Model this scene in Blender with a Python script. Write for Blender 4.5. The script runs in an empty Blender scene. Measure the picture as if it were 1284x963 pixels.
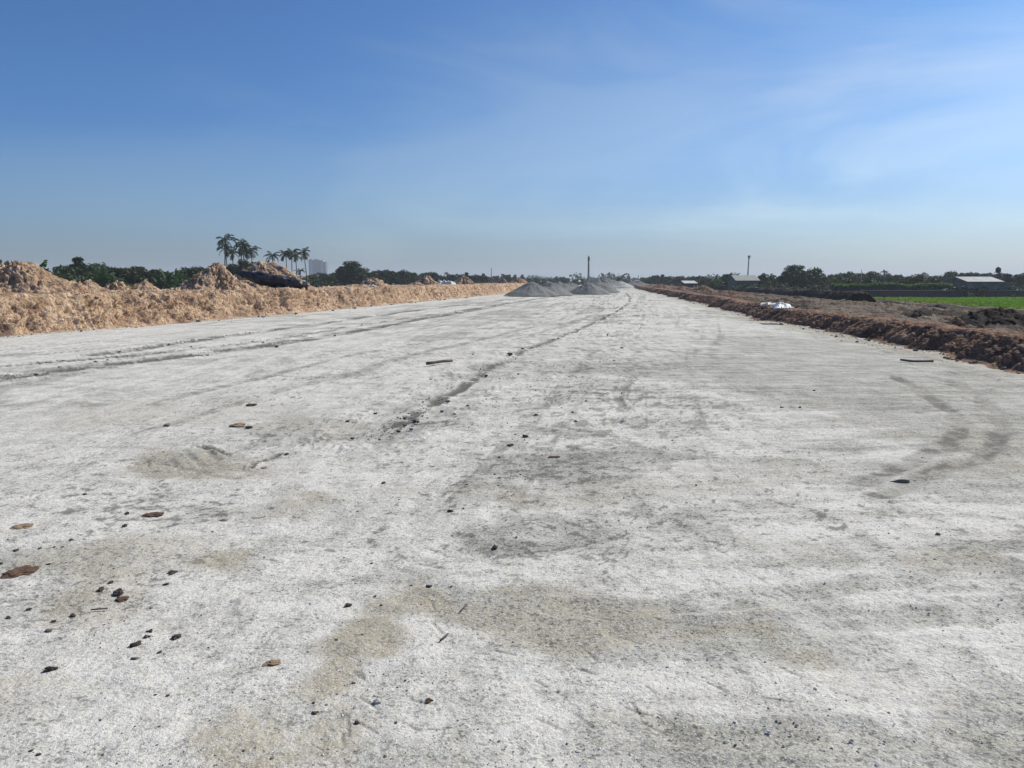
import bpy, bmesh, math, random
import numpy as np
from mathutils import Vector, Matrix

# ------------------------------------------------------------------ camera, sky, sun, exposure
SC = bpy.context.scene
COL = SC.collection
R = math.radians
CAM_Z = 1.6
PITCH = R(7.66)
FPX = 963.0
SUN_EL, SUN_AZ = 42.0, 56.0          # azimuth from +Y (view direction) towards +X (right)
cam_d = bpy.data.cameras.new('camera')
cam_d.lens = 27.0
cam_d.sensor_width = 36.0
cam_d.clip_start = 0.05
cam_d.clip_end = 12000
cam = bpy.data.objects.new('camera', cam_d)
COL.objects.link(cam)
cam.location = (0, 0, CAM_Z)
cam.rotation_euler = (math.pi / 2 - PITCH, 0, 0)
SC.camera = cam

W = bpy.data.worlds.new("World")
SC.world = W
W.use_nodes = True
wn, wl = W.node_tree.nodes, W.node_tree.links
wn.clear()
sky = wn.new('ShaderNodeTexSky')
sky.sky_type = 'NISHITA'
sky.sun_disc = False
sky.sun_elevation = R(SUN_EL)
sky.sun_rotation = R(SUN_AZ)
sky.altitude = 10
sky.air_density = 0.75
sky.dust_density = 1.4
sky.ozone_density = 2.0
bg = wn.new('ShaderNodeBackground')
bg.inputs['Strength'].default_value = 0.10
wo = wn.new('ShaderNodeOutputWorld')
# thin high cirrus: noise on the sky direction projected on a high flat layer
tc = wn.new('ShaderNodeTexCoord')
sep = wn.new('ShaderNodeSeparateXYZ')
wl.new(tc.outputs['Generated'], sep.inputs[0])
def wmath(op, a, b=None):
    n = wn.new('ShaderNodeMath'); n.operation = op
    for i, v in enumerate((a, b)):
        if v is None: continue
        if isinstance(v, (int, float)): n.inputs[i].default_value = v
        else: wl.new(v, n.inputs[i])
    return n.outputs[0]
mp = wn.new('ShaderNodeMapping')
mp.inputs['Rotation'].default_value = (R(8), R(-24), 0)
mp.inputs['Scale'].default_value = (2.2, 1.6, 7.5)
mp.inputs['Location'].default_value = (3.7, 2.2, 0.6)
wl.new(tc.outputs['Generated'], mp.inputs[0])
nz = wn.new('ShaderNodeTexNoise')
nz.inputs['Scale'].default_value = 1.0
nz.inputs['Detail'].default_value = 8
nz.inputs['Roughness'].default_value = 0.52
nz.inputs['Distortion'].default_value = 0.9
wl.new(mp.outputs[0], nz.inputs['Vector'])
# two broad soft veils of high cloud, towards the sun's side of the sky
ysafe = wmath('MAXIMUM', sep.outputs['Y'], 0.05)
su = wmath('DIVIDE', sep.outputs['X'], ysafe); sw = wmath('DIVIDE', sep.outputs['Z'], ysafe)
nofs = wmath('MULTIPLY', wmath('SUBTRACT', nz.outputs['Fac'], 0.5), 2.7)
def veil_mass(cu, cw, ru, rw, skew):
    du = wmath('DIVIDE', wmath('SUBTRACT', su, cu), ru)
    dw = wmath('DIVIDE', wmath('SUBTRACT', wmath('SUBTRACT', sw, cw), wmath('MULTIPLY', wmath('SUBTRACT', su, cu), skew)), rw)
    d = wmath('SQRT', wmath('ADD', wmath('MULTIPLY', du, du), wmath('MULTIPLY', dw, dw)))
    m = wn.new('ShaderNodeMapRange'); m.interpolation_type = 'SMOOTHSTEP'
    m.inputs['From Min'].default_value = 1.25; m.inputs['From Max'].default_value = 0.1
    wl.new(wmath('SUBTRACT', d, nofs), m.inputs['Value'])
    return m.outputs[0]
v1 = wmath('MULTIPLY', veil_mass(0.13, 0.225, 0.46, 0.16, 0.12), 0.74)
v2 = wmath('MULTIPLY', veil_mass(0.66, 0.23, 0.36, 0.15, 0.22), 0.60)
v3 = wmath('MULTIPLY', veil_mass(-0.30, 0.145, 0.55, 0.07, 0.02), 0.34)
mr = wn.new('ShaderNodeMath'); mr.operation = 'ADD'
wl.new(wmath('MAXIMUM', v1, v3), mr.inputs[0]); wl.new(v2, mr.inputs[1])
low = wn.new('ShaderNodeMapRange'); low.interpolation_type = 'SMOOTHSTEP'      # the dusty lower air whitens everything near the horizon
low.inputs['From Min'].default_value = 0.20; low.inputs['From Max'].default_value = 0.01; low.inputs['To Max'].default_value = 0.85
wl.new(sep.outputs['Z'], low.inputs['Value'])
def wmixc(fac, a, b, mode='MIX'):
    n = wn.new('ShaderNodeMix'); n.data_type = 'RGBA'; n.blend_type = mode
    for key, v in (('Factor', fac), ('A', a), ('B', b)):
        if hasattr(v, 'is_output'): wl.new(v, n.inputs[key])
        elif isinstance(v, tuple): n.inputs[key].default_value = (*v, 1)
        else: n.inputs[key].default_value = v
    return n.outputs['Result']
blue = wmixc(1.0, sky.outputs[0], (0.42, 0.79, 1.17), 'MULTIPLY')       # the deep tropical blue of the photograph's sky
dust = wmixc(1.0, sky.outputs[0], (0.72, 0.87, 1.02), 'MULTIPLY')       # dusty air near the horizon scatters almost uncoloured
cloud = wmixc(1.0, sky.outputs[0], (0.98, 1.13, 1.21), 'MULTIPLY')      # thin cloud, a little brighter than the sky behind it
veil = wn.new('ShaderNodeMapRange'); veil.interpolation_type = 'SMOOTHSTEP'      # the veils thin out overhead
veil.inputs['From Min'].default_value = 0.46; veil.inputs['From Max'].default_value = 0.27
wl.new(sep.outputs['Z'], veil.inputs['Value'])
c = wmixc(low.outputs[0], blue, dust)
c = wmixc(wmath('MINIMUM', wmath('MULTIPLY', mr.outputs[0], veil.outputs[0]), 0.9), c, cloud)
wl.new(c, bg.inputs['Color'])
wl.new(bg.outputs[0], wo.inputs['Surface'])

sun_d = bpy.data.lights.new('sun', 'SUN')
sun_d.energy = 4.9
sun_d.angle = R(0.53)
sun_d.color = (1.0, 0.93, 0.81)
sun = bpy.data.objects.new('sun', sun_d)
COL.objects.link(sun)
SUN_DIR = Vector((math.cos(R(SUN_EL)) * math.sin(R(SUN_AZ)), math.cos(R(SUN_EL)) * math.cos(R(SUN_AZ)), math.sin(R(SUN_EL))))
sun.rotation_euler = SUN_DIR.to_track_quat('Z', 'Y').to_euler()
sun.location = (30, 20, 60)

SC.view_settings.view_transform = 'Standard'
SC.view_settings.look = 'None'
SC.view_settings.exposure = 0.0
SC.view_settings.gamma = 1.0
SC.view_settings.use_curve_mapping = False
SC.render.engine = 'CYCLES'
SC.cycles.max_bounces = 6
SC.cycles.diffuse_bounces = 3
SC.cycles.volume_bounces = 1
SC.cycles.use_denoising = True

# ------------------------------------------------------------------ helpers: pixels of the photo -> ground points
CP, SP = math.cos(PITCH), math.sin(PITCH)
def ray(px, py):
    dx = (px - 642.0) / FPX
    dy = (481.5 - py) / FPX
    return dx, CP + dy * SP, -SP + dy * CP
def gp(px, py, z=0.0):
    x, y, zz = ray(px, py)
    t = (z - CAM_Z) / zz
    return x * t, y * t
def at(px, py, Y):
    x, y, zz = ray(px, py)
    t = Y / y
    return x * t, Y, CAM_Z + zz * t

# ------------------------------------------------------------------ helpers: noise
def _h(ix, iy, iz, seed):
    h = (ix.astype(np.int64) * 374761393 + iy.astype(np.int64) * 668265263 + iz.astype(np.int64) * 2147483647 + seed * 974711) & 0xFFFFFFFF
    h = ((h ^ (h >> 13)) * 1274126177) & 0xFFFFFFFF
    h = ((h ^ (h >> 16)) * 2246822519) & 0xFFFFFFFF
    h = h ^ (h >> 15)
    return (h & 0xFFFFFF).astype(np.float64) / float(0xFFFFFF)
def vnoise(x, y, z, seed=0):
    ix, iy, iz = np.floor(x), np.floor(y), np.floor(z)
    fx, fy, fz = x - ix, y - iy, z - iz
    fx = fx * fx * fx * (fx * (fx * 6 - 15) + 10); fy = fy * fy * fy * (fy * (fy * 6 - 15) + 10); fz = fz * fz * fz * (fz * (fz * 6 - 15) + 10)
    def L(a, b, t): return a + (b - a) * t
    c = [[[_h(ix + i, iy + j, iz + k, seed) for k in (0, 1)] for j in (0, 1)] for i in (0, 1)]
    return L(L(L(c[0][0][0], c[1][0][0], fx), L(c[0][1][0], c[1][1][0], fx), fy),
             L(L(c[0][0][1], c[1][0][1], fx), L(c[0][1][1], c[1][1][1], fx), fy), fz) * 2 - 1
def vnoise2(x, y, seed=0):
    ix, iy = np.floor(x), np.floor(y)
    fx, fy = x - ix, y - iy
    fx = fx * fx * fx * (fx * (fx * 6 - 15) + 10); fy = fy * fy * fy * (fy * (fy * 6 - 15) + 10)
    o = np.zeros_like(ix)
    a, b = _h(ix, iy, o, seed), _h(ix + 1, iy, o, seed)
    c, d = _h(ix, iy + 1, o, seed), _h(ix + 1, iy + 1, o, seed)
    return ((a + (b - a) * fx) * (1 - fy) + (c + (d - c) * fx) * fy) * 2 - 1
def fbm2(x, y, octv=5, seed=0, gain=0.5):
    r, a, f, t = 0, 1.0, 1.0, 0
    for i in range(octv):
        # rotate each octave so the lattice does not show
        ca, sa = math.cos(0.7 + i * 1.1), math.sin(0.7 + i * 1.1)
        r = r + a * vnoise2((x * ca - y * sa) * f + 13.7 * i, (x * sa + y * ca) * f - 7.1 * i, seed + i)
        t += a; a *= gain; f *= 2.03
    return r / t * 1.6
def fbm3(p, octv=4, seed=0, gain=0.5):
    r, a, f, t = 0, 1.0, 1.0, 0
    for i in range(octv):
        r = r + a * vnoise(p[:, 0] * f + 3.3 * i, p[:, 1] * f + 5.1 * i, p[:, 2] * f + 9.7 * i, seed + i)
        t += a; a *= gain; f *= 2.07
    return r / t * 1.5
def worley(p, seed=0):
    """nearest-feature distance (F1), F2 and a random number per cell"""
    ip = np.floor(p)
    f1 = np.full(len(p), 9.0); f2 = np.full(len(p), 9.0); cid = np.zeros(len(p))
    for i in (-1, 0, 1):
        for j in (-1, 0, 1):
            for k in (-1, 0, 1):
                cx, cy, cz = ip[:, 0] + i, ip[:, 1] + j, ip[:, 2] + k
                q = np.stack([cx + _h(cx, cy, cz, seed), cy + _h(cx, cy, cz, seed + 1), cz + _h(cx, cy, cz, seed + 2)], 1)
                d = np.sqrt(((q - p) ** 2).sum(1))
                m = d < f1
                f2 = np.where(m, f1, np.minimum(f2, d))
                cid = np.where(m, _h(cx, cy, cz, seed + 3), cid)
                f1 = np.where(m, d, f1)
    return f1, f2, cid
def sstep(a, b, x):
    t = np.clip((x - a) / (b - a), 0, 1)
    return t * t * (3 - 2 * t)

# ------------------------------------------------------------------ helpers: meshes and objects
def link(name, me, mat=None, parent=None):
    o = bpy.data.objects.new(name, me)
    COL.objects.link(o)
    if mat: me.materials.append(mat)
    if parent: o.parent = parent
    return o
def mesh_np(name, v, faces, smooth=True, attrs=None):
    """v (N,3), faces (M,k) array or list of arrays"""
    me = bpy.data.meshes.new(name)
    fl = [np.asarray(f) for f in (faces if isinstance(faces, list) else [faces])]
    fl = [f for f in fl if len(f)]
    v = np.asarray(v, dtype=np.float32)
    me.vertices.add(len(v))
    me.vertices.foreach_set('co', v.ravel())
    nl = sum(f.size for f in fl); nf = sum(len(f) for f in fl)
    me.loops.add(nl)
    me.loops.foreach_set('vertex_index', np.concatenate([f.ravel() for f in fl]).astype(np.int32))
    me.polygons.add(nf)
    tot = np.concatenate([np.full(len(f), f.shape[1]) for f in fl])
    st = np.concatenate([[0], np.cumsum(tot)[:-1]]).astype(np.int32)
    me.polygons.foreach_set('loop_start', st)
    try: me.polygons.foreach_set('loop_total', tot.astype(np.int32))
    except Exception: pass
    me.polygons.foreach_set('use_smooth', np.full(nf, smooth))
    me.update(calc_edges=True)
    me.validate()
    for k, a in (attrs or {}).items():
        at_ = me.attributes.new(k, 'FLOAT', 'POINT')
        at_.data.foreach_set('value', np.asarray(a, dtype=np.float32))
    return me
def grid_faces(nr, nc, wrap=False):
    i, j = np.meshgrid(np.arange(nr - 1), np.arange(nc if wrap else nc - 1), indexing='ij')
    j2 = (j + 1) % nc
    return np.stack([i * nc + j, i * nc + j2, (i + 1) * nc + j2, (i + 1) * nc + j], -1).reshape(-1, 4)
class MB:
    """collects boxes, tubes and loose faces that become ONE mesh"""
    def __init__(s): s.v = []; s.q = []; s.t = []; s.n = 0
    def add(s, v, q=None, t=None):
        s.v.append(np.asarray(v, float))
        if q is not None and len(q): s.q.append(np.asarray(q) + s.n)
        if t is not None and len(t): s.t.append(np.asarray(t) + s.n)
        s.n += len(v)
    def box(s, c, d, rz=0, rx=0, ry=0, taper=1.0):
        v = np.array([[x, y, z] for z in (-.5, .5) for y in (-.5, .5) for x in (-.5, .5)])
        v[4:, :2] *= taper
        v = v * np.array(d)
        M = np.array(Matrix.Rotation(rz, 3, 'Z') @ Matrix.Rotation(ry, 3, 'Y') @ Matrix.Rotation(rx, 3, 'X'))
        s.add(v @ M.T + np.array(c), [[0, 2, 3, 1], [4, 5, 7, 6], [0, 1, 5, 4], [2, 6, 7, 3], [0, 4, 6, 2], [1, 3, 7, 5]])
    def tube(s, pts, rad, n=8, cap=True):
        pts = [Vector(p) for p in pts]; k = len(pts)
        rad = [rad] * k if isinstance(rad, (int, float)) else rad
        vs = []
        up = Vector((0.13, 0.21, 0.97))
        for i, p in enumerate(pts):
            d = (pts[min(i + 1, k - 1)] - pts[max(i - 1, 0)])
            if d.length < 1e-9: d = Vector((0, 0, 1))
            d.normalize()
            a = d.cross(up)
            if a.length < 0.05: a = d.cross(Vector((1, 0, 0)))
            a.normalize(); b = d.cross(a)
            for j in range(n):
                t = 2 * math.pi * j / n
                vs.append(tuple(p + (a * math.cos(t) + b * math.sin(t)) * rad[i]))
        q = grid_faces(k, n, True)
        t = []
        if cap:
            vs.append(tuple(pts[0])); vs.append(tuple(pts[-1]))
            for j in range(n):
                t.append([k * n, (j + 1) % n, j]); t.append([k * n + 1, (k - 1) * n + j, (k - 1) * n + (j + 1) % n])
        s.add(vs, q, t)
    def mesh(s, name, smooth=False):
        fl = []
        if s.q: fl.append(np.concatenate(s.q))
        if s.t: fl.append(np.concatenate(s.t))
        return mesh_np(name, np.concatenate(s.v), fl, smooth)
    def build(s, name, mat, parent=None, smooth=False):
        return link(name, s.mesh(name, smooth), mat, parent)
def tag(o, label=None, cat=None, group=None, kind=None):
    if label: o['label'] = label
    if cat: o['category'] = cat
    if group: o['group'] = group
    if kind: o['kind'] = kind
    return o
def thing(name, loc, label, cat, group=None, rz=0.0):
    o = bpy.data.objects.new(name, None)
    COL.objects.link(o)
    o.empty_display_size = 0.3
    o.location = loc; o.rotation_euler = (0, 0, rz)
    return tag(o, label, cat, group)
def dup(root, loc, rz=0.0, scale=(1, 1, 1), label=None, cat=None, group=None):
    r = root.copy(); COL.objects.link(r)
    r.location = loc; r.rotation_euler = (0, 0, rz); r.scale = scale
    for k, v in (('label', label), ('category', cat), ('group', group)):
        if v: r[k] = v
        elif k == 'group' and 'group' in r: del r['group']
    for ch in list(root.children):
        c = ch.copy(); COL.objects.link(c); c.parent = r
        for g in list(ch.children):
            d = g.copy(); COL.objects.link(d); d.parent = c
    return r

# ------------------------------------------------------------------ helpers: materials
class NT:
    def __init__(s, name):
        s.m = bpy.data.materials.new(name); s.m.use_nodes = True
        s.n, s.l = s.m.node_tree.nodes, s.m.node_tree.links
        s.n.clear()
        s.out = s.n.new('ShaderNodeOutputMaterial')
        s.p = s.n.new('ShaderNodeBsdfPrincipled')
        s.l.new(s.p.outputs[0], s.out.inputs['Surface'])
        s.p.inputs['Specular IOR Level'].default_value = 0.2
        s.p.inputs['Roughness'].default_value = 0.9
    def set(s, sock, v):
        if hasattr(v, 'is_output'): s.l.new(v, sock)
        elif isinstance(v, tuple) and len(v) == 3 and sock.type == 'RGBA': sock.default_value = (*v, 1)
        else: sock.default_value = v
    def coord(s, which='Object'): return s.n.new('ShaderNodeTexCoord').outputs[which]
    def pos(s): return s.n.new('ShaderNodeNewGeometry').outputs['Position']
    def attr(s, name):
        a = s.n.new('ShaderNodeAttribute'); a.attribute_name = name; return a.outputs['Fac']
    def noise(s, vec, scale, detail=4, rough=0.55, dist=0.0):
        n = s.n.new('ShaderNodeTexNoise')
        n.inputs['Scale'].default_value = scale; n.inputs['Detail'].default_value = detail
        n.inputs['Roughness'].default_value = rough; n.inputs['Distortion'].default_value = dist
        s.l.new(vec, n.inputs['Vector']); return n.outputs['Fac']
    def voro(s, vec, scale, out='Distance', feature='F1', rnd=1.0):
        n = s.n.new('ShaderNodeTexVoronoi'); n.feature = feature
        n.inputs['Scale'].default_value = scale; n.inputs['Randomness'].default_value = rnd
        s.l.new(vec, n.inputs['Vector']); return n.outputs[out]
    def scale(s, vec, sc, rot=(0, 0, 0)):
        n = s.n.new('ShaderNodeMapping'); n.inputs['Scale'].default_value = sc; n.inputs['Rotation'].default_value = rot
        s.l.new(vec, n.inputs[0]); return n.outputs[0]
    def rng(s, v, a, b, c=0.0, d=1.0):
        n = s.n.new('ShaderNodeMapRange')
        n.inputs['From Min'].default_value = a; n.inputs['From Max'].default_value = b
        n.inputs['To Min'].default_value = c; n.inputs['To Max'].default_value = d
        s.set(n.inputs['Value'], v); return n.outputs[0]
    def math(s, op, a, b=0.0, clamp=False):
        n = s.n.new('ShaderNodeMath'); n.operation = op; n.use_clamp = clamp
        s.set(n.inputs[0], a); s.set(n.inputs[1], b); return n.outputs[0]
    def mix(s, f, a, b, mode='MIX'):
        n = s.n.new('ShaderNodeMix'); n.data_type = 'RGBA'; n.blend_type = mode
        s.set(n.inputs['Factor'], f); s.set(n.inputs['A'], a); s.set(n.inputs['B'], b); return n.outputs['Result']
    def bump(s, h, strength=0.5, dist=0.02, nrm=None):
        n = s.n.new('ShaderNodeBump'); n.inputs['Strength'].default_value = strength; n.inputs['Distance'].default_value = dist
        s.l.new(h, n.inputs['Height'])
        if nrm is not None: s.l.new(nrm, n.inputs['Normal'])
        return n.outputs[0]
    def color(s, v): s.set(s.p.inputs['Base Color'], v)
    def normal(s, v): s.l.new(v, s.p.inputs['Normal'])
    def rough(s, v): s.set(s.p.inputs['Roughness'], v)

def simple_mat(name, col, rough=0.8, var=0.15, scale=3.0, metal=0.0, spec=0.3, bump=0.0):
    t = NT(name); c = t.coord()
    n = t.noise(c, scale, 5, 0.6)
    lo = tuple(x * (1 - var) for x in col); hi = tuple(min(1, x * (1 + var)) for x in col)
    t.color(t.mix(t.rng(n, .3, .7), lo, hi)); t.rough(rough)
    t.p.inputs['Metallic'].default_value = metal
    t.p.inputs['Specular IOR Level'].default_value = spec
    if bump: t.normal(t.bump(t.noise(c, scale * 6, 4), 0.5, bump))
    return t.m

def road_mat():
    t = NT('crushed_stone'); p = t.pos()
    dark, brown, damp = t.attr('dark'), t.attr('brown'), t.attr('damp')
    # stone dust: pale, with grey clouds of its own at several sizes
    n0 = t.noise(p, 0.9, 9, 0.70, 0.3)
    n1 = t.noise(p, 3.1, 8, 0.70, 0.2)
    n2 = t.noise(p, 13.0, 6, 0.72)
    n3 = t.noise(p, 48.0, 4, 0.75)
    ns = t.noise(t.scale(p, (5.0, .55, 1), (0, 0, R(9))), 1.0, 6, .68)      # grader and roller streaks along the road
    v = t.math('ADD', t.math('MULTIPLY', n0, .36), t.math('ADD', t.math('MULTIPLY', n1, .62), t.math('MULTIPLY', n2, .60)))
    rgt = t.n.new('ShaderNodeSeparateXYZ'); t.l.new(p, rgt.inputs[0])
    side = t.rng(t.math('SUBTRACT', rgt.outputs[0], t.math('MULTIPLY', rgt.outputs[1], .06)), -2.0, 2.5, .35, 1.0)
    nx = t.noise(t.scale(p, (.95, 4.6, 1), (0, 0, R(7))), 1.0, 9, .74, .25)         # sweep marks across the road, strongest in its right half
    nx2 = t.noise(t.scale(p, (.45, 1.7, 1), (0, 0, R(4))), 1.0, 7, .66, .3)
    sweep = t.math('MULTIPLY', t.math('ADD', t.math('MULTIPLY', t.math('SUBTRACT', nx, .5), .95), t.math('MULTIPLY', t.math('SUBTRACT', nx2, .5), .55)), side)
    v = t.math('ADD', v, t.math('ADD', t.math('MULTIPLY', n3, .30), t.math('MULTIPLY', ns, .42)))           # mean about 1.15
    v = t.math('ADD', v, sweep)
    wob = t.math('ADD', t.math('MULTIPLY', t.math('SUBTRACT', n2, .5), 1.5), t.math('MULTIPLY', t.math('SUBTRACT', n1, .5), 1.3))
    wob = t.math('ADD', wob, t.math('MULTIPLY', t.math('SUBTRACT', n3, .5), .8))
    dampt = t.rng(t.math('ADD', damp, wob), .25, .75); brownt = t.rng(t.math('ADD', brown, t.math('MULTIPLY', wob, .9)), .15, .85)
    v = t.math('SUBTRACT', v, t.math('MULTIPLY', dampt, .13))
    base = t.mix(t.rng(v, .88, 1.22), (0.345, 0.328, 0.268), (0.725, 0.69, 0.618))
    base = t.mix(t.math('MULTIPLY', dampt, .30), base, (0.30, 0.288, 0.232))
    base = t.mix(t.math('MULTIPLY', brownt, .85), base, (0.40, 0.345, 0.245))
    # single grains: salt and pepper
    g1 = t.voro(p, 62.0, 'Color'); g2 = t.voro(p, 150.0, 'Color')
    sp = t.n.new('ShaderNodeSeparateColor'); t.l.new(g1, sp.inputs[0])
    sp2 = t.n.new('ShaderNodeSeparateColor'); t.l.new(g2, sp2.inputs[0])
    worn = t.rng(v, 1.24, .90, .35, 1.0)
    d1 = t.math('MULTIPLY', t.rng(sp.outputs[0], .82, .90), worn, True)
    d2 = t.math('MULTIPLY', t.rng(sp2.outputs[0], .66, .84), worn, True)
    base = t.mix(t.math('MULTIPLY', d2, .60), base, (0.115, 0.115, 0.11))
    base = t.mix(t.math('MULTIPLY', d1, .74), base, (0.085, 0.083, 0.078))
    base = t.mix(t.rng(sp2.outputs[1], .78, .92, 0, .42), base, (0.76, 0.76, 0.75))
    base = t.mix(t.math('MULTIPLY', dark, .85), base, (0.105, 0.100, 0.088))
    t.color(base); t.rough(0.95); t.p.inputs['Specular IOR Level'].default_value = 0.1
    h = t.math('ADD', t.math('MULTIPLY', sp.outputs[2], 0.25), t.math('ADD', t.math('MULTIPLY', n3, .8), t.math('MULTIPLY', n2, 1.3)))
    t.normal(t.bump(h, 0.68, 0.017))
    return t.m

def soil_mat(name, pale, mid, dark, dcol, bump=0.03, warm=None):
    """earth: colour by lump (attribute clod), by beds (noise) and dusty pale crumbs"""
    t = NT(name); p = t.coord()
    cl, stain = t.attr('clod'), t.attr('stain')
    n1 = t.noise(p, 0.8, 5, .6, .5); n2 = t.noise(p, 4.0, 6, .65); n3 = t.noise(p, 18.0, 5, .7)
    c = t.mix(t.rng(cl, .34, .66), mid, pale)
    c = t.mix(t.rng(n1, .40, .66, 0, .65), c, dark)
    c = t.mix(t.rng(n2, .50, .64, 0, .75), c, dcol)
    if warm: c = t.mix(t.rng(n2, .47, .30, 0, .55), c, warm)
    c = t.mix(t.rng(n3, .55, .75, 0, .5), c, pale)
    c = t.mix(t.math('MULTIPLY', stain, .85), c, dcol)
    t.color(c); t.rough(.95)
    t.p.inputs['Specular IOR Level'].default_value = 0.12
    h = t.math('ADD', t.math('MULTIPLY', n2, 1.0), t.math('ADD', n3, t.math('MULTIPLY', t.voro(p, 14.0), .6)))
    t.normal(t.bump(h, 0.8, bump))
    return t.m

def leaf_mat(name, lo, hi, trans=0.25):
    t = NT(name)
    g = t.n.new('ShaderNodeNewGeometry'); oi = t.n.new('ShaderNodeObjectInfo')
    f = t.math('ADD', t.math('MULTIPLY', g.outputs['Random Per Island'], .65), t.math('MULTIPLY', oi.outputs['Random'], .35))
    c = t.mix(f, lo, hi)
    yel = t.rng(g.outputs['Random Per Island'], .93, 1.0, 0, .6)
    c = t.mix(yel, c, (hi[0] * 1.9, hi[1] * 1.35, hi[2] * .8))
    t.color(c); t.rough(.6); t.p.inputs['Specular IOR Level'].default_value = .25
    tr = t.n.new('ShaderNodeBsdfTranslucent'); t.l.new(c, tr.inputs[0])
    ms = t.n.new('ShaderNodeMixShader'); ms.inputs[0].default_value = trans
    t.l.new(t.p.outputs[0], ms.inputs[1]); t.l.new(tr.outputs[0], ms.inputs[2])
    t.l.new(ms.outputs[0], t.out.inputs['Surface'])
    return t.m

M = {}
M['road'] = road_mat()
M['tan_soil'] = soil_mat('tan_clay', (0.69, 0.507, 0.352), (0.39, 0.258, 0.165), (0.345, 0.225, 0.150), (0.13, 0.080, 0.064), 0.08, (0.47, 0.295, 0.13))
M['red_soil'] = soil_mat('red_clay', (0.36, 0.232, 0.155), (0.215, 0.122, 0.079), (0.175, 0.102, 0.069), (0.10, 0.062, 0.045), 0.06)
M['verge'] = soil_mat('bare_dirt', (0.215, 0.175, 0.137), (0.128, 0.102, 0.078), (0.15, 0.103, 0.075), (0.038, 0.031, 0.026), 0.06)
M['dark_soil'] = soil_mat('dark_mud', (0.048, 0.039, 0.033), (0.028, 0.024, 0.021), (0.026, 0.022, 0.019), (0.017, 0.015, 0.013), 0.03)
M['gravel'] = None
def gravel_pile_mat():
    t = NT('grey_gravel'); p = t.coord()
    n = t.noise(p, 1.2, 5, .6); g = t.voro(p, 26.0, 'Color')
    sp = t.n.new('ShaderNodeSeparateColor'); t.l.new(g, sp.inputs[0])
    pa = t.attr('stain')
    c = t.mix(t.rng(n, .35, .65), (0.135, 0.138, 0.13), (0.20, 0.203, 0.193))
    c = t.mix(t.rng(sp.outputs[0], .2, 1.0, 0, .5), c, (0.29, 0.29, 0.275))
    c = t.mix(pa, c, (0.46, 0.45, 0.42))
    t.color(c); t.rough(.95); t.normal(t.bump(t.math('ADD', t.voro(p, 26.0), t.noise(p, 6.0, 5, .7)), .7, .03))
    return t.m
M['gravel'] = gravel_pile_mat()
M['leaf_dark'] = leaf_mat('dark_leaves', (0.014, 0.032, 0.010), (0.042, 0.082, 0.022))
M['leaf_mid'] = leaf_mat('green_leaves', (0.024, 0.042, 0.014), (0.075, 0.108, 0.036))
M['leaf_olive'] = leaf_mat('olive_leaves', (0.035, 0.048, 0.018), (0.085, 0.105, 0.042))
M['leaf_banana'] = leaf_mat('broad_leaves', (0.020, 0.050, 0.012), (0.060, 0.125, 0.028), .35)
M['leaf_palm'] = leaf_mat('palm_fronds', (0.010, 0.022, 0.008), (0.030, 0.055, 0.018), .15)
M['vine'] = leaf_mat('vine_leaves', (0.055, 0.12, 0.018), (0.13, 0.24, 0.045), .5)
M['bark'] = simple_mat('bark', (0.11, 0.085, 0.065), .9, .3, 6, bump=.02)
M['palm_bark'] = simple_mat('palm_bark', (0.16, 0.145, 0.125), .9, .25, 5, bump=.01)
M['concrete'] = simple_mat('pale_concrete', (0.36, 0.35, 0.33), .85, .15, 2)
M['steel'] = simple_mat('grey_steel', (0.17, 0.18, 0.19), .5, .2, 2, spec=.4)
M['dark_steel'] = simple_mat('dark_steel', (0.06, 0.06, 0.062), .6, .25, 3)
M['white_sheet'] = simple_mat('white_sheet', (0.60, 0.60, 0.60), .5, .06, 4, spec=.4, bump=.01)
M['brown_stone'] = simple_mat('brown_clay', (0.13, 0.078, 0.050), .9, .35, 9, bump=.01)
M['black_stone'] = simple_mat('dark_stone', (0.082, 0.066, 0.053), .9, .4, 14, bump=.01)
M['grey_stone'] = simple_mat('grey_stone', (0.20, 0.185, 0.16), .9, .3, 9, bump=.01)
M['pale_stone'] = simple_mat('pale_stone', (0.70, 0.70, 0.69), .9, .12, 9, bump=.01)
M['tan_stone'] = simple_mat('tan_clay_lump', (0.31, 0.215, 0.135), .9, .25, 12, bump=.01)
M['wood'] = simple_mat('weathered_wood', (0.115, 0.085, 0.058), .8, .35, 12, bump=.005)
M['grey_wood'] = simple_mat('grey_wood', (0.085, 0.083, 0.080), .8, .3, 12, bump=.005)
M['roof_grey'] = simple_mat('zinc_roof', (0.29, 0.31, 0.30), .6, .35, .9, spec=.4)
M['roof_olive'] = simple_mat('faded_roof', (0.28, 0.295, 0.25), .7, .15, 1.5)
M['wall_green'] = simple_mat('green_wall', (0.10, 0.165, 0.12), .85, .25, 1.5)
M['wall_grey'] = simple_mat('grey_wall', (0.17, 0.172, 0.17), .85, .45, .9)
M['wall_white'] = simple_mat('white_wall', (0.52, 0.53, 0.53), .8, .2, 1.0)
M['tank'] = simple_mat('black_tank', (0.028, 0.028, 0.03), .5, .2, 3)
M['glass'] = simple_mat('dark_window', (0.04, 0.05, 0.06), .15, .2, 2, spec=.5)
M['yellow_paint'] = simple_mat('dusty_dark_paint', (0.075, 0.06, 0.04), .6, .3, 3)
M['bottle'] = simple_mat('sacking', (0.30, 0.21, 0.14), .9, .2, 8)

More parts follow.
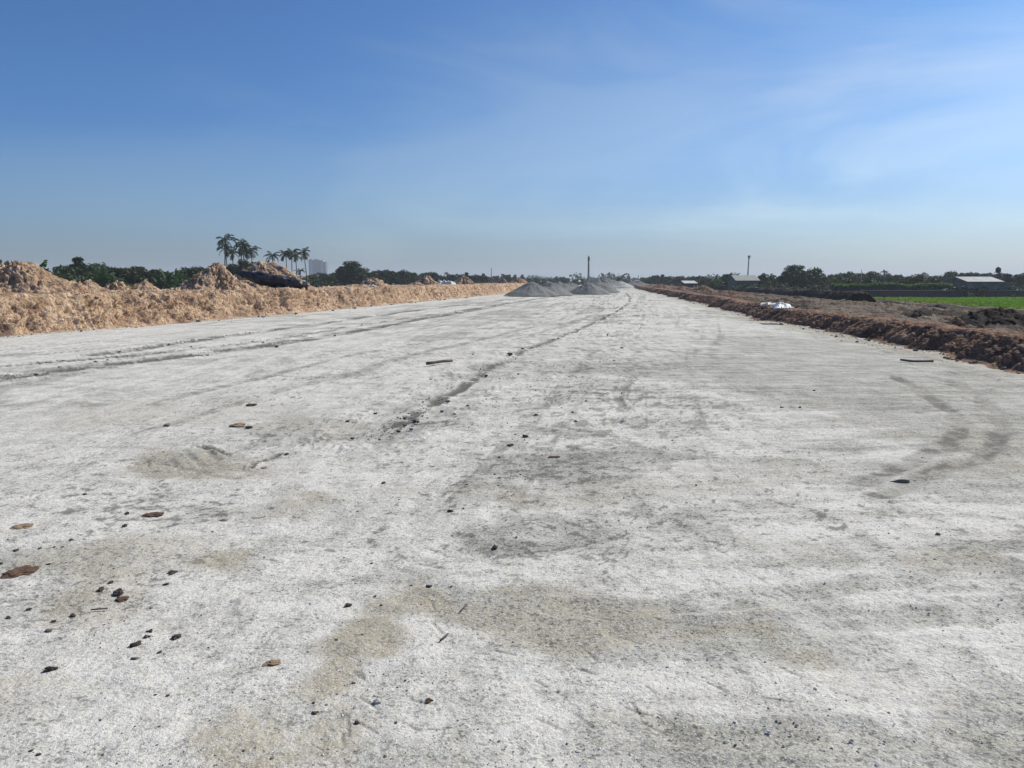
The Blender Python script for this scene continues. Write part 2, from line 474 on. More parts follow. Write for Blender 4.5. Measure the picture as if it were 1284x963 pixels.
def black_sheet_mat():
    t = NT('black_plastic'); c = t.coord()
    n = t.noise(c, 2.5, 5, .6, 1.0)
    t.color(t.mix(t.rng(n, .4, .7), (0.010, 0.011, 0.014), (0.030, 0.033, 0.040)))
    t.rough(t.rng(t.noise(c, 6.0, 4), .3, .7, .30, .55)); t.p.inputs['Specular IOR Level'].default_value = .45
    t.normal(t.bump(t.noise(t.scale(c, (1.2, 5, 5)), 1.6, 5, .6, .8), .6, .06))
    return t.m
M['black_sheet'] = black_sheet_mat()
def brick_wall_mat():
    t = NT('dark_brick'); c = t.coord()
    b = t.n.new('ShaderNodeTexBrick'); b.inputs['Scale'].default_value = 4.0
    b.inputs['Color1'].default_value = (0.13, 0.060, 0.045, 1); b.inputs['Color2'].default_value = (0.085, 0.050, 0.045, 1)
    b.inputs['Mortar'].default_value = (0.10, 0.095, 0.09, 1); b.inputs['Mortar Size'].default_value = .015
    t.l.new(t.scale(c, (1, 1, 1), (R(90), 0, 0)), b.inputs['Vector'])
    n = t.noise(c, .7, 5, .6)
    t.color(t.mix(t.rng(n, .42, .62, 0, .7), b.outputs[0], (0.055, 0.055, 0.06))); return t.m
M['brick'] = brick_wall_mat()
def panel_mat():
    t = NT('dark_sheet_fence'); c = t.coord()
    n = t.noise(t.scale(c, (1.2, 1, .08)), 1.0, 3, .5); n2 = t.noise(c, 3, 5)
    a = t.mix(t.rng(n, .45, .60), (0.022, 0.026, 0.034), (0.05, 0.065, 0.085))
    t.color(t.mix(t.rng(n2, .5, .8, 0, .5), a, (0.07, 0.05, 0.045))); return t.m
M['panel'] = panel_mat()
def field_mat():
    t = NT('field_soil_and_grass'); p = t.pos()
    n = t.noise(p, .02, 5, .6); n2 = t.noise(p, .3, 6, .65); n3 = t.noise(p, 4, 4, .7)
    c = t.mix(t.rng(n, .42, .58), (0.050, 0.062, 0.026), (0.105, 0.088, 0.056))
    c = t.mix(t.rng(n2, .45, .65, 0, .7), c, (0.045, 0.060, 0.022))
    c = t.mix(t.rng(n3, .5, .8, 0, .4), c, (0.15, 0.125, 0.08))
    t.color(c); t.normal(t.bump(n3, .6, .1)); return t.m
M['field'] = field_mat()
def rice_mat():
    t = NT('rice_green'); p = t.pos()
    g = t.n.new('ShaderNodeNewGeometry')
    n = t.noise(p, .07, 5, .6); n2 = t.noise(t.scale(p, (.6, 1.6, 1)), .5, 4, .6)
    c = t.mix(t.rng(n, .4, .6), (0.095, 0.235, 0.014), (0.145, 0.285, 0.022))
    c = t.mix(t.rng(n2, .5, .7, 0, .5), c, (0.075, 0.185, 0.014))
    c = t.mix(t.rng(g.outputs['Random Per Island'], 0, 1, 0, .35), c, (0.18, 0.28, 0.035))
    c = t.mix(t.rng(t.attr('stain'), 0, 1), c, (0.20, 0.22, 0.03))
    t.color(c); t.rough(.7)
    tr = t.n.new('ShaderNodeBsdfTranslucent'); t.l.new(c, tr.inputs[0])
    ms = t.n.new('ShaderNodeMixShader'); ms.inputs[0].default_value = .5
    t.l.new(t.p.outputs[0], ms.inputs[1]); t.l.new(tr.outputs[0], ms.inputs[2]); t.l.new(ms.outputs[0], t.out.inputs['Surface'])
    return t.m
M['rice'] = rice_mat()
def tower_mat():
    t = NT('tower_facade'); c = t.coord()
    b = t.n.new('ShaderNodeTexBrick'); b.offset = 0; b.inputs['Scale'].default_value = 1.0
    b.inputs['Brick Width'].default_value = 3.2; b.inputs['Row Height'].default_value = 3.3; b.inputs['Mortar Size'].default_value = .55
    b.inputs['Color1'].default_value = (0.05, 0.07, 0.10, 1); b.inputs['Color2'].default_value = (0.07, 0.09, 0.13, 1)
    b.inputs['Mortar'].default_value = (0.15, 0.17, 0.20, 1)
    t.l.new(t.scale(c, (1, 1, 1), (R(90), 0, 0)), b.inputs['Vector'])
    t.color(b.outputs[0]); t.rough(.6); return t.m
M['tower'] = tower_mat()

# ------------------------------------------------------------------ road edges (world), smoothed
_yy = np.arange(-60, 1500, 1.0)
def _edge(pts, slope):
    y = np.array([p[1] for p in pts]); x = np.array([p[0] for p in pts])
    v = np.interp(_yy, y, x)
    v = np.where(_yy > y[-1], x[-1] + (_yy - y[-1]) * slope, v)
    k = np.ones(13) / 13
    return np.convolve(np.pad(v, 6, mode='edge'), k, 'valid')
_xl = _edge([(-24.5, -60), (-21.5, -25), (-19, 0), (-17.1, 12), (-14.7, 22), (-12.9, 28), (-10.4, 40.6), (-7.3, 59), (-3.5, 81), (-0.2, 103), (14, 200), (44, 400)], .155)
_xr = _edge([(7.6, -60), (8.6, 0), (9.3, 14), (10.0, 26.6), (14, 59), (16.7, 83), (25, 154), (33, 210), (63, 410)], .155)
def XL(y): return np.interp(y, _yy, _xl)
def XR(y): return np.interp(y, _yy, _xr)

def polydist(x, y, pts):
    d = np.full(x.shape, 1e9)
    for (ax, ay), (bx, by) in zip(pts[:-1], pts[1:]):
        vx, vy = bx - ax, by - ay
        t = np.clip(((x - ax) * vx + (y - ay) * vy) / (vx * vx + vy * vy + 1e-9), 0, 1)
        d = np.minimum(d, np.hypot(x - ax - t * vx, y - ay - t * vy))
    return d
def smooth_pts(p, it=2):
    for _ in range(it):
        q = [p[0]]
        for a, b in zip(p[:-1], p[1:]):
            q += [(a[0] * .75 + b[0] * .25, a[1] * .75 + b[1] * .25), (a[0] * .25 + b[0] * .75, a[1] * .25 + b[1] * .75)]
        p = q + [p[-1]]
    return p
def track(*px): return smooth_pts([gp(*p) for p in px])

def ROADH(x, y):
    x, y = np.atleast_1d(np.asarray(x, float)), np.atleast_1d(np.asarray(y, float))
    return (.024 * fbm2(x * .22, y * .22, 3, 21) + .010 * fbm2(x * 1.1, y * 1.1, 4, 31) + .004 * fbm2(x * 7, y * 7, 3, 41)) * sstep(80, 30, y) + .002
# ------------------------------------------------------------------ ROAD: one sheet of compacted crushed stone
def build_road():
    rows = np.concatenate([np.linspace(-30, 1.3, 45), np.linspace(1.4, 2.1, 22)[:-1]])
    pys = np.concatenate([np.arange(1010, 372, -1.05), np.arange(372, 354.8, -.35)])
    yv = np.array([gp(642, p)[1] for p in pys])
    rows = np.concatenate([rows[rows < yv[0] - .02], yv])
    rows = rows[rows < 520]
    NC, NS = 860, 46
    X = []; Y = []
    for y in rows:
        a, b = float(XL(y)) - 1.6, float(XR(y)) + 1.2
        l = max(-(0.72 * max(y, 1.2) + .8), a + .3); r = min(0.72 * max(y, 1.2) + .8, b - .3)
        X.append(np.concatenate([np.linspace(a, l, NS)[:-1], np.linspace(l, r, NC), np.linspace(r, b, NS)[1:]]))
        Y.append(np.full(NC + 2 * NS - 2, y))
    X = np.array(X); Y = np.array(Y); sh = X.shape
    x, y = X.ravel(), Y.ravel()
    xl, xr = XL(y), XR(y)
    u = x - xl                                            # across the road
    wx = x + .5 * fbm2(x * .5, y * .5, 3, 5); wy = y + .5 * fbm2(x * .5, y * .5, 3, 9)
    # heights: broad undulation, compaction ripples, crumbs
    h = ROADH(x, y)
    big = fbm2(wx * .16, wy * .16, 4, 51); med = fbm2(wx * .75, wy * .75, 5, 61); fine = fbm2(wx * 3.2, wy * 3.2, 4, 71)
    finer = fbm2(x * 12.0, y * 12.0, 3, 81)
    ca, sa = math.cos(.13), math.sin(.13)
    al = x * ca - y * sa; lo = x * sa + y * ca           # across / along the grading direction
    streak = fbm2(al * 1.6, lo * .10, 4, 91)
    streak2 = fbm2(al * 4.5, lo * .22, 3, 95)
    cross = fbm2(al * .35, lo * 1.5, 4, 97)
    damp = sstep(.05, .75, .55 * big + .55 * med + .30 * fine + .25 * streak + .22 * cross)
    damp = np.clip(damp * .75 + .12 + .30 * (fine * .5 + finer * .4 + streak2 * .35), 0, 1)
    brown = sstep(.15, .80, .6 * fbm2(wx * .30 + 40, wy * .30, 4, 101) + .55 * fbm2(wx * 1.3, wy * 1.3, 4, 103) + .2 * fine) * .7
    brown *= sstep(14, 3, y) * .8 + .2
    dark = np.zeros_like(x)
    wj, wk = fbm2(x * 1.3, y * 1.3, 4, 401), fbm2(x * 1.3 + 50, y * 1.3, 4, 403)
    def blob(px, py, rx, ry, rot=0.0, seed=0, soft=.45):
        cx, cy = gp(px, py); c, s = math.cos(rot), math.sin(rot)
        k = min(.5, .05 * math.hypot(cx, cy) + .02)
        dx, dy = x + k * wj - cx, y + k * wk - cy
        a = (dx * c + dy * s) / rx; b = (-dx * s + dy * c) / ry
        return sstep(1.0 + soft, 1.0 - soft, np.hypot(a, b) + .30 * med + .28 * fine)
    for (px, py, rx, ry, a) in ((440, 815, .24, .26, 1.0), (430, 860, .14, .2, .8), (520, 757, .32, .22, .75), (280, 706, .27, .20, .85), (270, 578, .65, .45, .6),
                                (700, 770, .5, .25, .55), (330, 945, .3, .22, .7), (30, 880, .25, .3, .5), (640, 620, .9, .22, .5), (1010, 690, .35, .25, .3),
                                (150, 690, .5, .35, .5), (390, 535, .55, .5, .45), (820, 610, 1.1, .4, .4), (950, 590, 1.0, .45, .5), (110, 740, .35, .2, .5), (180, 515, 1.5, .7, .4)):
        brown = np.maximum(brown, a * blob(px, py, rx, ry))
    for (px, py, rx, ry, a) in ((270, 575, .6, .42, .8), (390, 537, .6, .45, .6), (600, 740, .5, .18, .7), (660, 765, .5, .2, .7), (720, 628, .8, .25, .2),
                                (620, 700, .9, .3, .25), (1080, 520, 3.2, 3.6, .75), (950, 470, 3.6, 4.2, .7), (1000, 440, 3.5, 6, .65), (1100, 470, 3.0, 3.2, .75),
                                (1060, 945, .7, .18, .7), (1230, 900, .35, .2, .6), (880, 935, .35, .15, .6), (950, 800, .8, .25, .5), (1150, 680, .9, .35, .6),
                                (560, 575, 1.1, .6, .15), (480, 530, 1.2, .8, .35), (780, 665, 1.2, .4, .4), (500, 940, .4, .15, .5), (40, 690, .45, .3, .6)):
        damp = np.maximum(damp, a * blob(px, py, rx, ry) + .0 * damp)
    # pale washed zones
    pale = np.maximum.reduce([blob(1050, 650, 1.2, .5) * .8, blob(870, 520, 1.6, 3.0) * .7, blob(620, 500, 2.2, 3.0) * .35, blob(260, 480, 2.6, 1.7) * .5, blob(100, 430, 4, 3.5) * .6,
                              blob(450, 690, .9, .35) * .5, blob(230, 860, .5, .3) * .5, blob(760, 420, 2.5, 6) * .5, blob(960, 850, .8, .15) * .5, blob(820, 840, .25, .1, 0, 0, .7) * .8])
    damp *= (1 - pale); brown *= (1 - .8 * pale)
    # wheel arcs of a turning roller, front right
    def arc(pts, w, amt, dig=.006, edge=.004):
        nonlocal damp, h, dark
        d = polydist(x + .06 * fine, y + .06 * med, pts)
        m = sstep(w * 1.3, w * .5, d)
        brk = sstep(-.45, .35, fine + .6 * med + .4 * finer)
        damp = np.maximum(damp, amt * m * (.45 + .55 * brk)); h = h - dig * m
        h = h + edge * np.exp(-((d - w * 1.25) / (.35 * w)) ** 2)
        return m
    m1 = arc(track((1080, 606), (1120, 594), (1175, 570), (1203, 548), (1200, 525), (1170, 500), (1120, 472)), .105, 1.0)
    m2 = arc(track((1110, 622), (1150, 604), (1215, 582), (1256, 558), (1256, 528), (1235, 502), (1190, 478)), .115, 1.0)
    brown = np.maximum(brown, .35 * np.maximum(m1, m2)); dark = np.maximum(dark, .80 * np.maximum(m1, m2) * (.25 + .75 * sstep(-.35, .35, fbm2(x * 1.1, y * 1.1, 3, 405))) * (.35 + .65 * sstep(-.3, .4, fine + .8 * finer + .4 * med)))
    arc(track((700, 765), (850, 762), (1000, 748), (1150, 730), (1284, 712), (1420, 690)), .11, .85)
    arc(track((780, 800), (900, 792), (1040, 785), (1180, 775), (1284, 760), (1420, 742)), .12, .8)
    arc(track((860, 930), (980, 940), (1100, 935), (1284, 915)), .10, .6)
    arc(track((560, 690), (700, 672), (900, 640), (1080, 606)), .22, .5)
    arc(track((640, 640), (760, 625), (950, 590), (1080, 560)), .20, .35)
    # ruts on the left half: crumbly dark lines along the road
    def rut(pts, w, amt, dk, seed, dens=.1, dig=.02):
        nonlocal damp, h, dark
        d = polydist(x + .10 * med, y + .10 * fine, pts)
        m = sstep(w * 1.5, w * .4, d)
        brk = sstep(.0 - dens, .42 - dens, fbm2(x * 1.5, y * 1.5, 5, seed, .65) + .35 * finer + .25 * fine)
        damp = np.maximum(damp, amt * m * (.35 + .65 * sstep(-.5, .3, fbm2(x * 1.1, y * 1.1, 4, seed + 1) + .4 * fine))); dark = np.maximum(dark, dk * m * brk)
        h = h - dig * m + .030 * brk * np.exp(-((d - w * 1.2) / (.45 * w)) ** 2) * (.5 + .5 * finer)
    rut(track((-120, 495), (0, 474), (130, 458), (300, 439), (420, 419), (500, 405), (580, 391), (650, 378), (700, 371)), .34, 1.0, 1.0, 201, .34)
    rut(track((-120, 470), (60, 455), (160, 447), (300, 432), (400, 415), (520, 398), (600, 386), (655, 377)), .16, .7, .9, 203, .12)
    rut(track((120, 445), (220, 430), (340, 415), (450, 399), (540, 387), (610, 379), (660, 373)), .30, .9, 1.0, 205, .28)
    rut(track((500, 530), (560, 492), (640, 446), (700, 424), (760, 398), (784, 385), (791, 374), (784, 367)), .10, .7, 1.0, 207, .42)
    rut(track((470, 545), (520, 515), (600, 470), (660, 444)), .45, .4, .35, 209, -.15)
    rut(track((775, 530), (780, 490), (790, 445), (800, 415), (806, 395)), .09, .55, .25, 211, -.2, .008)
    rut(track((690, 500), (720, 465), (750, 440), (775, 415)), .25, .35, .35, 213, -.3)
    rut(track((1284, 492), (1200, 462), (1120, 440), (1040, 420)), .22, .6, .12, 215, 0, .01)
    rut(track((340, 425), (450, 410), (600, 389), (680, 376)), .35, .35, .25, 217, -.2)
    rut(track((306, 585), (322, 578), (350, 567)), .030, .8, 1.0, 219, .7, .015)
    rut(track((250, 556), (272, 562), (292, 567)), .035, .6, .9, 221, .35, .015)
    rut(track((182, 576), (210, 582), (235, 590), (285, 598)), .05, .6, .7, 223, .2, .01)
    # dark crumbly scatter along the middle of the road
    dark = np.maximum(dark, .95 * blob(512, 528, .55, .45) * sstep(.22, .45, fbm2(x * 9, y * 9, 4, 231, .65) + .3 * fine))
    dark = np.maximum(dark, .8 * sstep(.50, .72, fbm2(x * 15, y * 15, 4, 233, .65) + .30 * med + .2 * fine) * sstep(2.5, 5, y) * sstep(32, 9, y) * sstep(6, 2.5, np.abs(x + .5)))
    dark = np.maximum(dark, .75 * sstep(.40, .62, fbm2(x * 26, y * 26, 4, 235, .65) + .25 * med + .2 * fine) * blob(110, 720, .7, .6))
    # tread lugs pressed in where a machine turned
    lug = np.maximum(blob(262, 572, .50, .34), .7 * blob(700, 800, .5, .16)) * sstep(.25, .8, np.sin(34 * (x * .82 + y * .57) + 2.0 * med)) * sstep(-.4, .2, med + .5 * fine)
    h = h - .007 * lug; dark = np.maximum(dark, .42 * lug)
    # short scrape marks left by a machine's tracks
    for k in range(48):
        rg = random.Random(900 + k)
        px, py = rg.uniform(430, 1000), rg.uniform(690, 930)
        cx, cy = gp(px, py); a = rg.choice((rg.uniform(1.9, 2.5), rg.uniform(1.7, 3.1))); L = rg.uniform(.02, .07)
        pts = [(cx - L * math.cos(a), cy - L * math.sin(a)), (cx + L * math.cos(a), cy + L * math.sin(a))]
        near = (np.abs(x - cx) < .2) & (np.abs(y - cy) < .2)
        d = np.full(x.shape, 9.0); d[near] = polydist(x[near], y[near], pts)
        m = sstep(.010, .003, d); dark = np.maximum(dark, .55 * m); h = h - .003 * m
    # long faint wheel lines that follow the road, and pits in its middle
    uu = u + .35 * fbm2(y * .05, y * 0, 3, 261)
    line = sstep(.30, .62, fbm2(uu * 2.6, y * .045, 4, 263, .62)) * sstep(2, 8, y)
    line2 = sstep(.34, .60, fbm2(uu * 7.5, y * .09, 3, 265, .6)) * sstep(3, 9, y)
    damp = np.maximum(damp, np.clip(.75 * line + .45 * line2, 0, .85) * (.5 + .5 * sstep(-.3, .3, fine + med)))
    dark = np.maximum(dark, .55 * line * sstep(.12, .4, fbm2(x * 5, y * 5, 4, 267, .65)))
    mid = np.exp(-((x - .10 * y - .3) / (1.2 + .10 * y)) ** 2) * sstep(5, 9, y)
    dark = np.maximum(dark, .65 * mid * sstep(.34, .52, fbm2(x * 5.5, y * 5.0, 4, 269, .62) + .25 * med))
    # towards the bank feet: fallen soil tints the stone
    damp = np.maximum(damp, .5 * sstep(2.6, .6, xr - x + .5 * med)); brown = np.maximum(brown, .55 * sstep(1.6, .2, xr - x + .4 * med + .2 * fine))
    brown = np.maximum(brown, .5 * sstep(1.0, .1, u + .5 * med))
    far = sstep(45, 110, y)
    damp = np.maximum(damp, far * .45 * sstep(-.2, .6, fbm2(wx * .08, wy * .045, 4, 241) + .3 * streak))
    me = mesh_np('road', np.stack([x, y, h], 1), grid_faces(*sh), True,
                 {'damp': np.clip(damp, 0, 1), 'brown': np.clip(brown, 0, 1), 'dark': np.clip(dark, 0, 1)})
    o = link('road', me, M['road'])
    tag(o, 'pale roadbed of compacted crushed stone with tyre ruts', 'road', kind='structure')
build_road()

# ------------------------------------------------------------------ GROUND out to the horizon
VERGE_PTS = ([-3, .95, 1.45, 5, 9, 16, 25, 37, 41], [.25, .34, .46, .36, .10, -.55, -1.15, -1.48, -1.75])
def build_ground():
    rad = np.concatenate([[0.01], np.geomspace(4, 4600, 150)])
    ang = np.linspace(0, 2 * np.pi, 360, endpoint=False)
    Rr, A = np.meshgrid(rad, ang, indexing='ij')
    x, y = (Rr * np.sin(A)).ravel(), (Rr * np.cos(A)).ravel()
    xl, xr = XL(y), XR(y)
    z = np.where(x > (xl + xr) / 2, -1.62, -1.05)
    z = z - .5 * sstep(3, -3, np.maximum(xl - x, x - xr) - 4)
    far = sstep(1200, 2500, np.hypot(x, y))
    z = z + .10 * fbm2(x * .05, y * .05, 3, 7) * (1 - far)
    ground = link('ground', mesh_np('ground', np.stack([x, y, z], 1), grid_faces(len(rad), len(ang), True), True), M['field'])
    tag(ground, 'flat fields of soil and low grass reaching the horizon', 'ground', kind='structure')
build_ground()

def arclen_rows(y0, y1, near=.05, k=.0016):
    ys = [y0]
    while ys[-1] < y1:
        ys.append(ys[-1] + max(near, k * abs(ys[-1])) if ys[-1] > 4 else ys[-1] + .25)
    return np.array(ys)

def soil_strip(name, edge, sgn, prof, y0, y1, mat, label, cat, cl, seed, ncross=90, near=.05, k=.0016, kind='structure', stainf=None, wob=.25):
    """a long bank: profile swept along a road edge, then broken up into lumps"""
    ys = arclen_rows(y0, y1, near, k)
    po = np.array([p[0] for p in prof], float); pz = np.array([p[1] for p in prof], float)
    s = np.concatenate([[0], np.cumsum(np.hypot(np.diff(po), np.diff(pz)))])
    t = np.linspace(0, 1, ncross) ** 1.25 * s[-1]
    off, zz = np.interp(t, s, po), np.interp(t, s, pz)
    Yg, O = np.meshgrid(ys, off, indexing='ij'); Z = np.meshgrid(ys, zz, indexing='ij')[1]
    Xe = np.meshgrid(edge(ys), off, indexing='ij')[0]
    wv = wob * fbm2(Yg * .35, Yg * 0 + seed, 4, seed) + .5 * wob * fbm2(Yg * 1.3, Yg * 0 + seed, 3, seed + 3)
    top = pz.max()
    X = Xe + sgn * (O + wv * sstep(4.0, .5, O))
    ht = 1 + .06 * fbm2(Yg * .5, O * .3, 4, seed + 5)
    Z = np.where(Z > 0, Z * ht, Z)
    P = np.stack([X.ravel(), Yg.ravel(), Z.ravel()], 1)
    # normals of the swept profile
    dz, do = np.gradient(zz), np.gradient(off); ln = np.hypot(dz, do)
    nx = np.tile(-sgn * dz / ln, len(ys)); nz_ = np.tile(do / ln, len(ys))
    disp, clod = lumps(P, seed, cl)
    gouge = fbm2(P[:, 1] * 2.6 + P[:, 2] * .8, P[:, 2] * .55, 4, seed + 80, .6)      # bucket and rain gouges running down the face
    disp = disp - .55 * cl * np.abs(gouge) * sstep(.1, .4, P[:, 2]) - .4 * cl * sstep(.1, .5, fbm2(P[:, 1] * .45, P[:, 2] * .3, 3, seed + 84))
    zr = P[:, 2] / max(top, .01)
    amp = sstep(-.02, .18, zr) * (.35 + .65 * sstep(1.06, .80, zr)) * (.35 + .65 * sstep(7, 1.2, np.tile(off, len(ys))))
    amp = np.maximum(amp, .25 * (np.tile(off, len(ys)) > .3))
    P[:, 0] += nx * disp * amp; P[:, 2] += nz_ * disp * amp
    stain = sstep(.25, .8, fbm3(P * .9, 4, seed + 40)) * .8
    if stainf is not None: stain = np.maximum(stain, stainf(P))
    o = link(name, mesh_np(name, P, grid_faces(len(ys), ncross), True, {'clod': clod, 'stain': stain}), mat)
    tag(o, label, cat, kind=kind)
    return o
def facets(p, seed):
    """broken-earth blocks: each cell is a tilted flat face at its own height"""
    ip = np.floor(p); f1 = np.full(len(p), 9.0); f2 = np.full(len(p), 9.0)
    best = np.zeros((len(p), 3)); cell = np.zeros((len(p), 3))
    for i in (-1, 0, 1):
        for j in (-1, 0, 1):
            for k in (-1, 0, 1):
                c = ip + np.array([i, j, k])
                q = np.stack([c[:, 0] + _h(c[:, 0], c[:, 1], c[:, 2], seed), c[:, 1] + _h(c[:, 0], c[:, 1], c[:, 2], seed + 1), c[:, 2] + _h(c[:, 0], c[:, 1], c[:, 2], seed + 2)], 1)
                d = np.sqrt(((q - p) ** 2).sum(1)); m = d < f1
                f2 = np.where(m, f1, np.minimum(f2, d)); f1 = np.where(m, d, f1)
                best[m] = (p - q)[m]; cell[m] = c[m]
    r = [_h(cell[:, 0], cell[:, 1], cell[:, 2], seed + 5 + k) for k in range(4)]
    tilt = (best * (np.stack(r[:3], 1) * 2 - 1)).sum(1)
    edge = np.clip((f2 - f1) / .22, 0, 1)
    return (r[3] - .45) * .8 + tilt * 1.3 - .55 * (1 - edge) ** 2, r[3]
def lumps(P, seed, a):
    """clods of three sizes; returns displacement and a random value per clod"""
    W1 = P + .10 * np.stack([fbm3(P * 2.5, 3, seed + 60), fbm3(P * 2.5, 3, seed + 61), fbm3(P * 2.5, 3, seed + 62)], 1)
    d1, c1 = facets(W1 * 1.9, seed); d2, c2 = facets(W1 * 4.8, seed + 10); d3, c3 = facets(P * 11.0, seed + 20)
    k = .45 + .9 * sstep(-.5, .6, fbm3(P * .7, 3, seed + 70))
    d = a * (.42 * d1 + .66 * k * d2 + .50 * k * d3 + .50 * fbm3(P * 1.2, 5, seed + 30, .55))
    return d, np.clip(.30 * c1 + .45 * c2 + .30 * c3, 0, 1)

soil_strip('embankment', XL, -1, [(-.35, -.03), (0, .03), (.22, .22), (.45, .62), (.62, .98), (.85, 1.14), (1.1, 1.18), (3, 1.2), (5.5, 1.15), (8, .3), (11, -1.25)],
           -26, 134, M['tan_soil'], 'long cut bank of pale tan clay along the far side of the road from the rice field', 'embankment', .175, 11, 150, .036, .0012)
soil_strip('embankment', XR, 1, [(-.3, -.03), (0, .03), (.12, .15), (.40, .35), (.60, .475), (.78, .52), (1.1, .53), (1.45, .36), (1.75, .05)],
           -26, 330, M['red_soil'], 'low shaded bank of dark reddish soil between the road and the bare dirt verge', 'embankment', .062, 23, 84, .034, .0014, wob=.45)

def build_verge():
    ys = arclen_rows(-24, 330, .13, .0028)
    off = np.concatenate([np.linspace(.95, 12, 84), np.linspace(12.3, 41, 75)])
    Yg, O = np.meshgrid(ys, off, indexing='ij')
    X = np.meshgrid(XR(ys), off, indexing='ij')[0] + O
    Z = np.interp(O, *VERGE_PTS)
    x, y, o_ = X.ravel(), Yg.ravel(), O.ravel()
    Z = Z.ravel() + (.10 * fbm2(x * .35, y * .25, 4, 301) + .20 * sstep(5, 12, o_) * np.abs(fbm2(x * .5 + 9, y * .35, 4, 305)) + .10 * fbm2(x * 1.6, y * 1.2, 4, 303)) * sstep(1.2, 3.2, o_) * sstep(41, 34, o_)
    P = np.stack([x, y, Z], 1)
    d, clod = lumps(P * np.array([1, 1, 1]), 71, .11)
    P[:, 2] += d * sstep(.9, 1.6, o_)
    stain = sstep(.02, .22, fbm2(x * .38, y * .20, 6, 311, .6) + .25 * fbm2(x * 1.3, y * .9, 3, 313) + .25 * sstep(12, 26, o_))
    link_ = link('verge', mesh_np('verge', P, grid_faces(len(ys), len(off)), True, {'clod': clod, 'stain': stain}), M['verge'])
    tag(link_, 'rough bare dirt verge between the reddish bank and the rice field', 'verge', kind='structure')
build_verge()

# ------------------------------------------------------------------ RICE FIELD
def build_rice():
    ys = np.linspace(38, 136, 120); us = np.linspace(0, 1, 90)
    U, Yg = np.meshgrid(us, ys); xa = XR(Yg) + 36.5 + .5 * fbm2(Yg * .2, Yg * 0, 3, 5)
    X = xa + U * (190 - xa)
    x, y = X.ravel(), Yg.ravel()
    z = -1.50 + .02 * fbm2(x * .5, y * .5, 3, 3)
    st = np.zeros_like(x)
    rice = link('rice_field', mesh_np('rice_field', np.stack([x, y, z], 1), grid_faces(len(ys), len(us)), True, {'stain': st}), M['rice'])
    tag(rice, 'flat bright green rice field beyond the dirt verge', 'field', kind='structure')
    rng = np.random.default_rng(4)
    n = 52000
    yy = 40 + 95 * rng.random(n) ** 1.0; xa = XR(yy) + 37
    xx = xa + rng.random(n) ** 1.0 * (yy * .70 + 14 - xa); ok = xx > xa
    xx, yy = xx[ok], yy[ok]; n = len(xx)
    hgt = .22 + .14 * rng.random(n) + .06 * fbm2(xx * .2, yy * .2, 3, 8)
    a = rng.random(n) * 6.283; w = .11 + .10 * rng.random(n)
    lean = rng.normal(0, .10, (n, 2))
    v = np.zeros((n, 4, 3)); zb = -1.52
    v[:, 0] = np.stack([xx - w * np.cos(a), yy - w * np.sin(a), np.full(n, zb)], 1)
    v[:, 1] = np.stack([xx + w * np.cos(a), yy + w * np.sin(a), np.full(n, zb)], 1)
    v[:, 2] = np.stack([xx + .6 * w * np.cos(a) + lean[:, 0], yy + .6 * w * np.sin(a) + lean[:, 1], zb + hgt], 1)
    v[:, 3] = np.stack([xx - .6 * w * np.cos(a) + lean[:, 0], yy - .6 * w * np.sin(a) + lean[:, 1], zb + hgt * .85], 1)
    st = np.repeat(sstep(9, 4, (xx - XR(yy) - 37)) * (.5 + .5 * fbm2(xx * .1, yy * .1, 2, 9)), 4)
    g = link('rice_plants', mesh_np('rice_plants', v.reshape(-1, 3), np.arange(4 * n).reshape(n, 4), False, {'stain': st}), M['rice'])
    tag(g, 'young bright green rice plants standing in the field', 'rice plants', kind='stuff')
build_rice()

# ------------------------------------------------------------------ EARTH MOUNDS AND GRAVEL PILES
def mound(name, cx, cy, z0, rx, ry, hgt, mat, label, cat, seed, cl=.10, rot=0., power=1.25, skirt=.12, res=.055, group=None, ridge=0.0, stain=None, flat=.12):
    nr = max(16, int(max(rx, ry) / res)); na = max(48, int(6.283 * max(rx, ry) / res * .8)); na = min(na, 300); nr = min(nr, 70)
    rr = np.linspace(0, 1, nr); aa = np.linspace(0, 2 * np.pi, na, endpoint=False)
    Rr, A = np.meshgrid(rr, aa, indexing='ij')
    wob = 1 + (.22 if cl > .03 else .10) * fbm2(np.cos(A) * 1.3 + seed, np.sin(A) * 1.3, 3, seed)
    lx = Rr * np.cos(A) * rx * wob; ly = Rr * np.sin(A) * ry * wob
    prof = (1 - np.sqrt(Rr ** 2 + flat ** 2) + flat * .5) ; prof = np.clip(prof / (1 - flat * .5), 0, 1) ** power
    lz = hgt * prof * (1 + .16 * fbm2(lx * .9 + seed, ly * .9, 3, seed + 2) + (.05 if cl < .03 else 0) * fbm2(lx * 2.2, ly * 2.2 + seed, 4, seed + 4)) - skirt * Rr ** 3
    c, s = math.cos(rot), math.sin(rot)
    P = np.stack([(lx * c - ly * s).ravel(), (lx * s + ly * c).ravel(), lz.ravel()], 1)
    Pw = P + np.array([cx, cy, z0])
    if cl > 0:
        d, clod = lumps(Pw, seed, cl)
        k = sstep(1.02, .9, Rr.ravel()) * .6 + .4
        dirn = np.stack([np.cos(A + rot).ravel() * .5, np.sin(A + rot).ravel() * .5, np.full(P.shape[0], .8)], 1)
        P = P + dirn * (d * k)[:, None]
    else: clod = _h(P[:, 0] * 40, P[:, 1] * 40, P[:, 2] * 0, 3)
    st = sstep(.3, .8, fbm3(Pw * .9, 4, seed + 40)) * .6 if stain is None else stain(P, Rr.ravel(), A.ravel())
    o = link(name, mesh_np(name, P, grid_faces(nr, na, True), True, {'clod': clod, 'stain': st}), mat)
    o.location = (cx, cy, z0)
    return tag(o, label, cat, group)

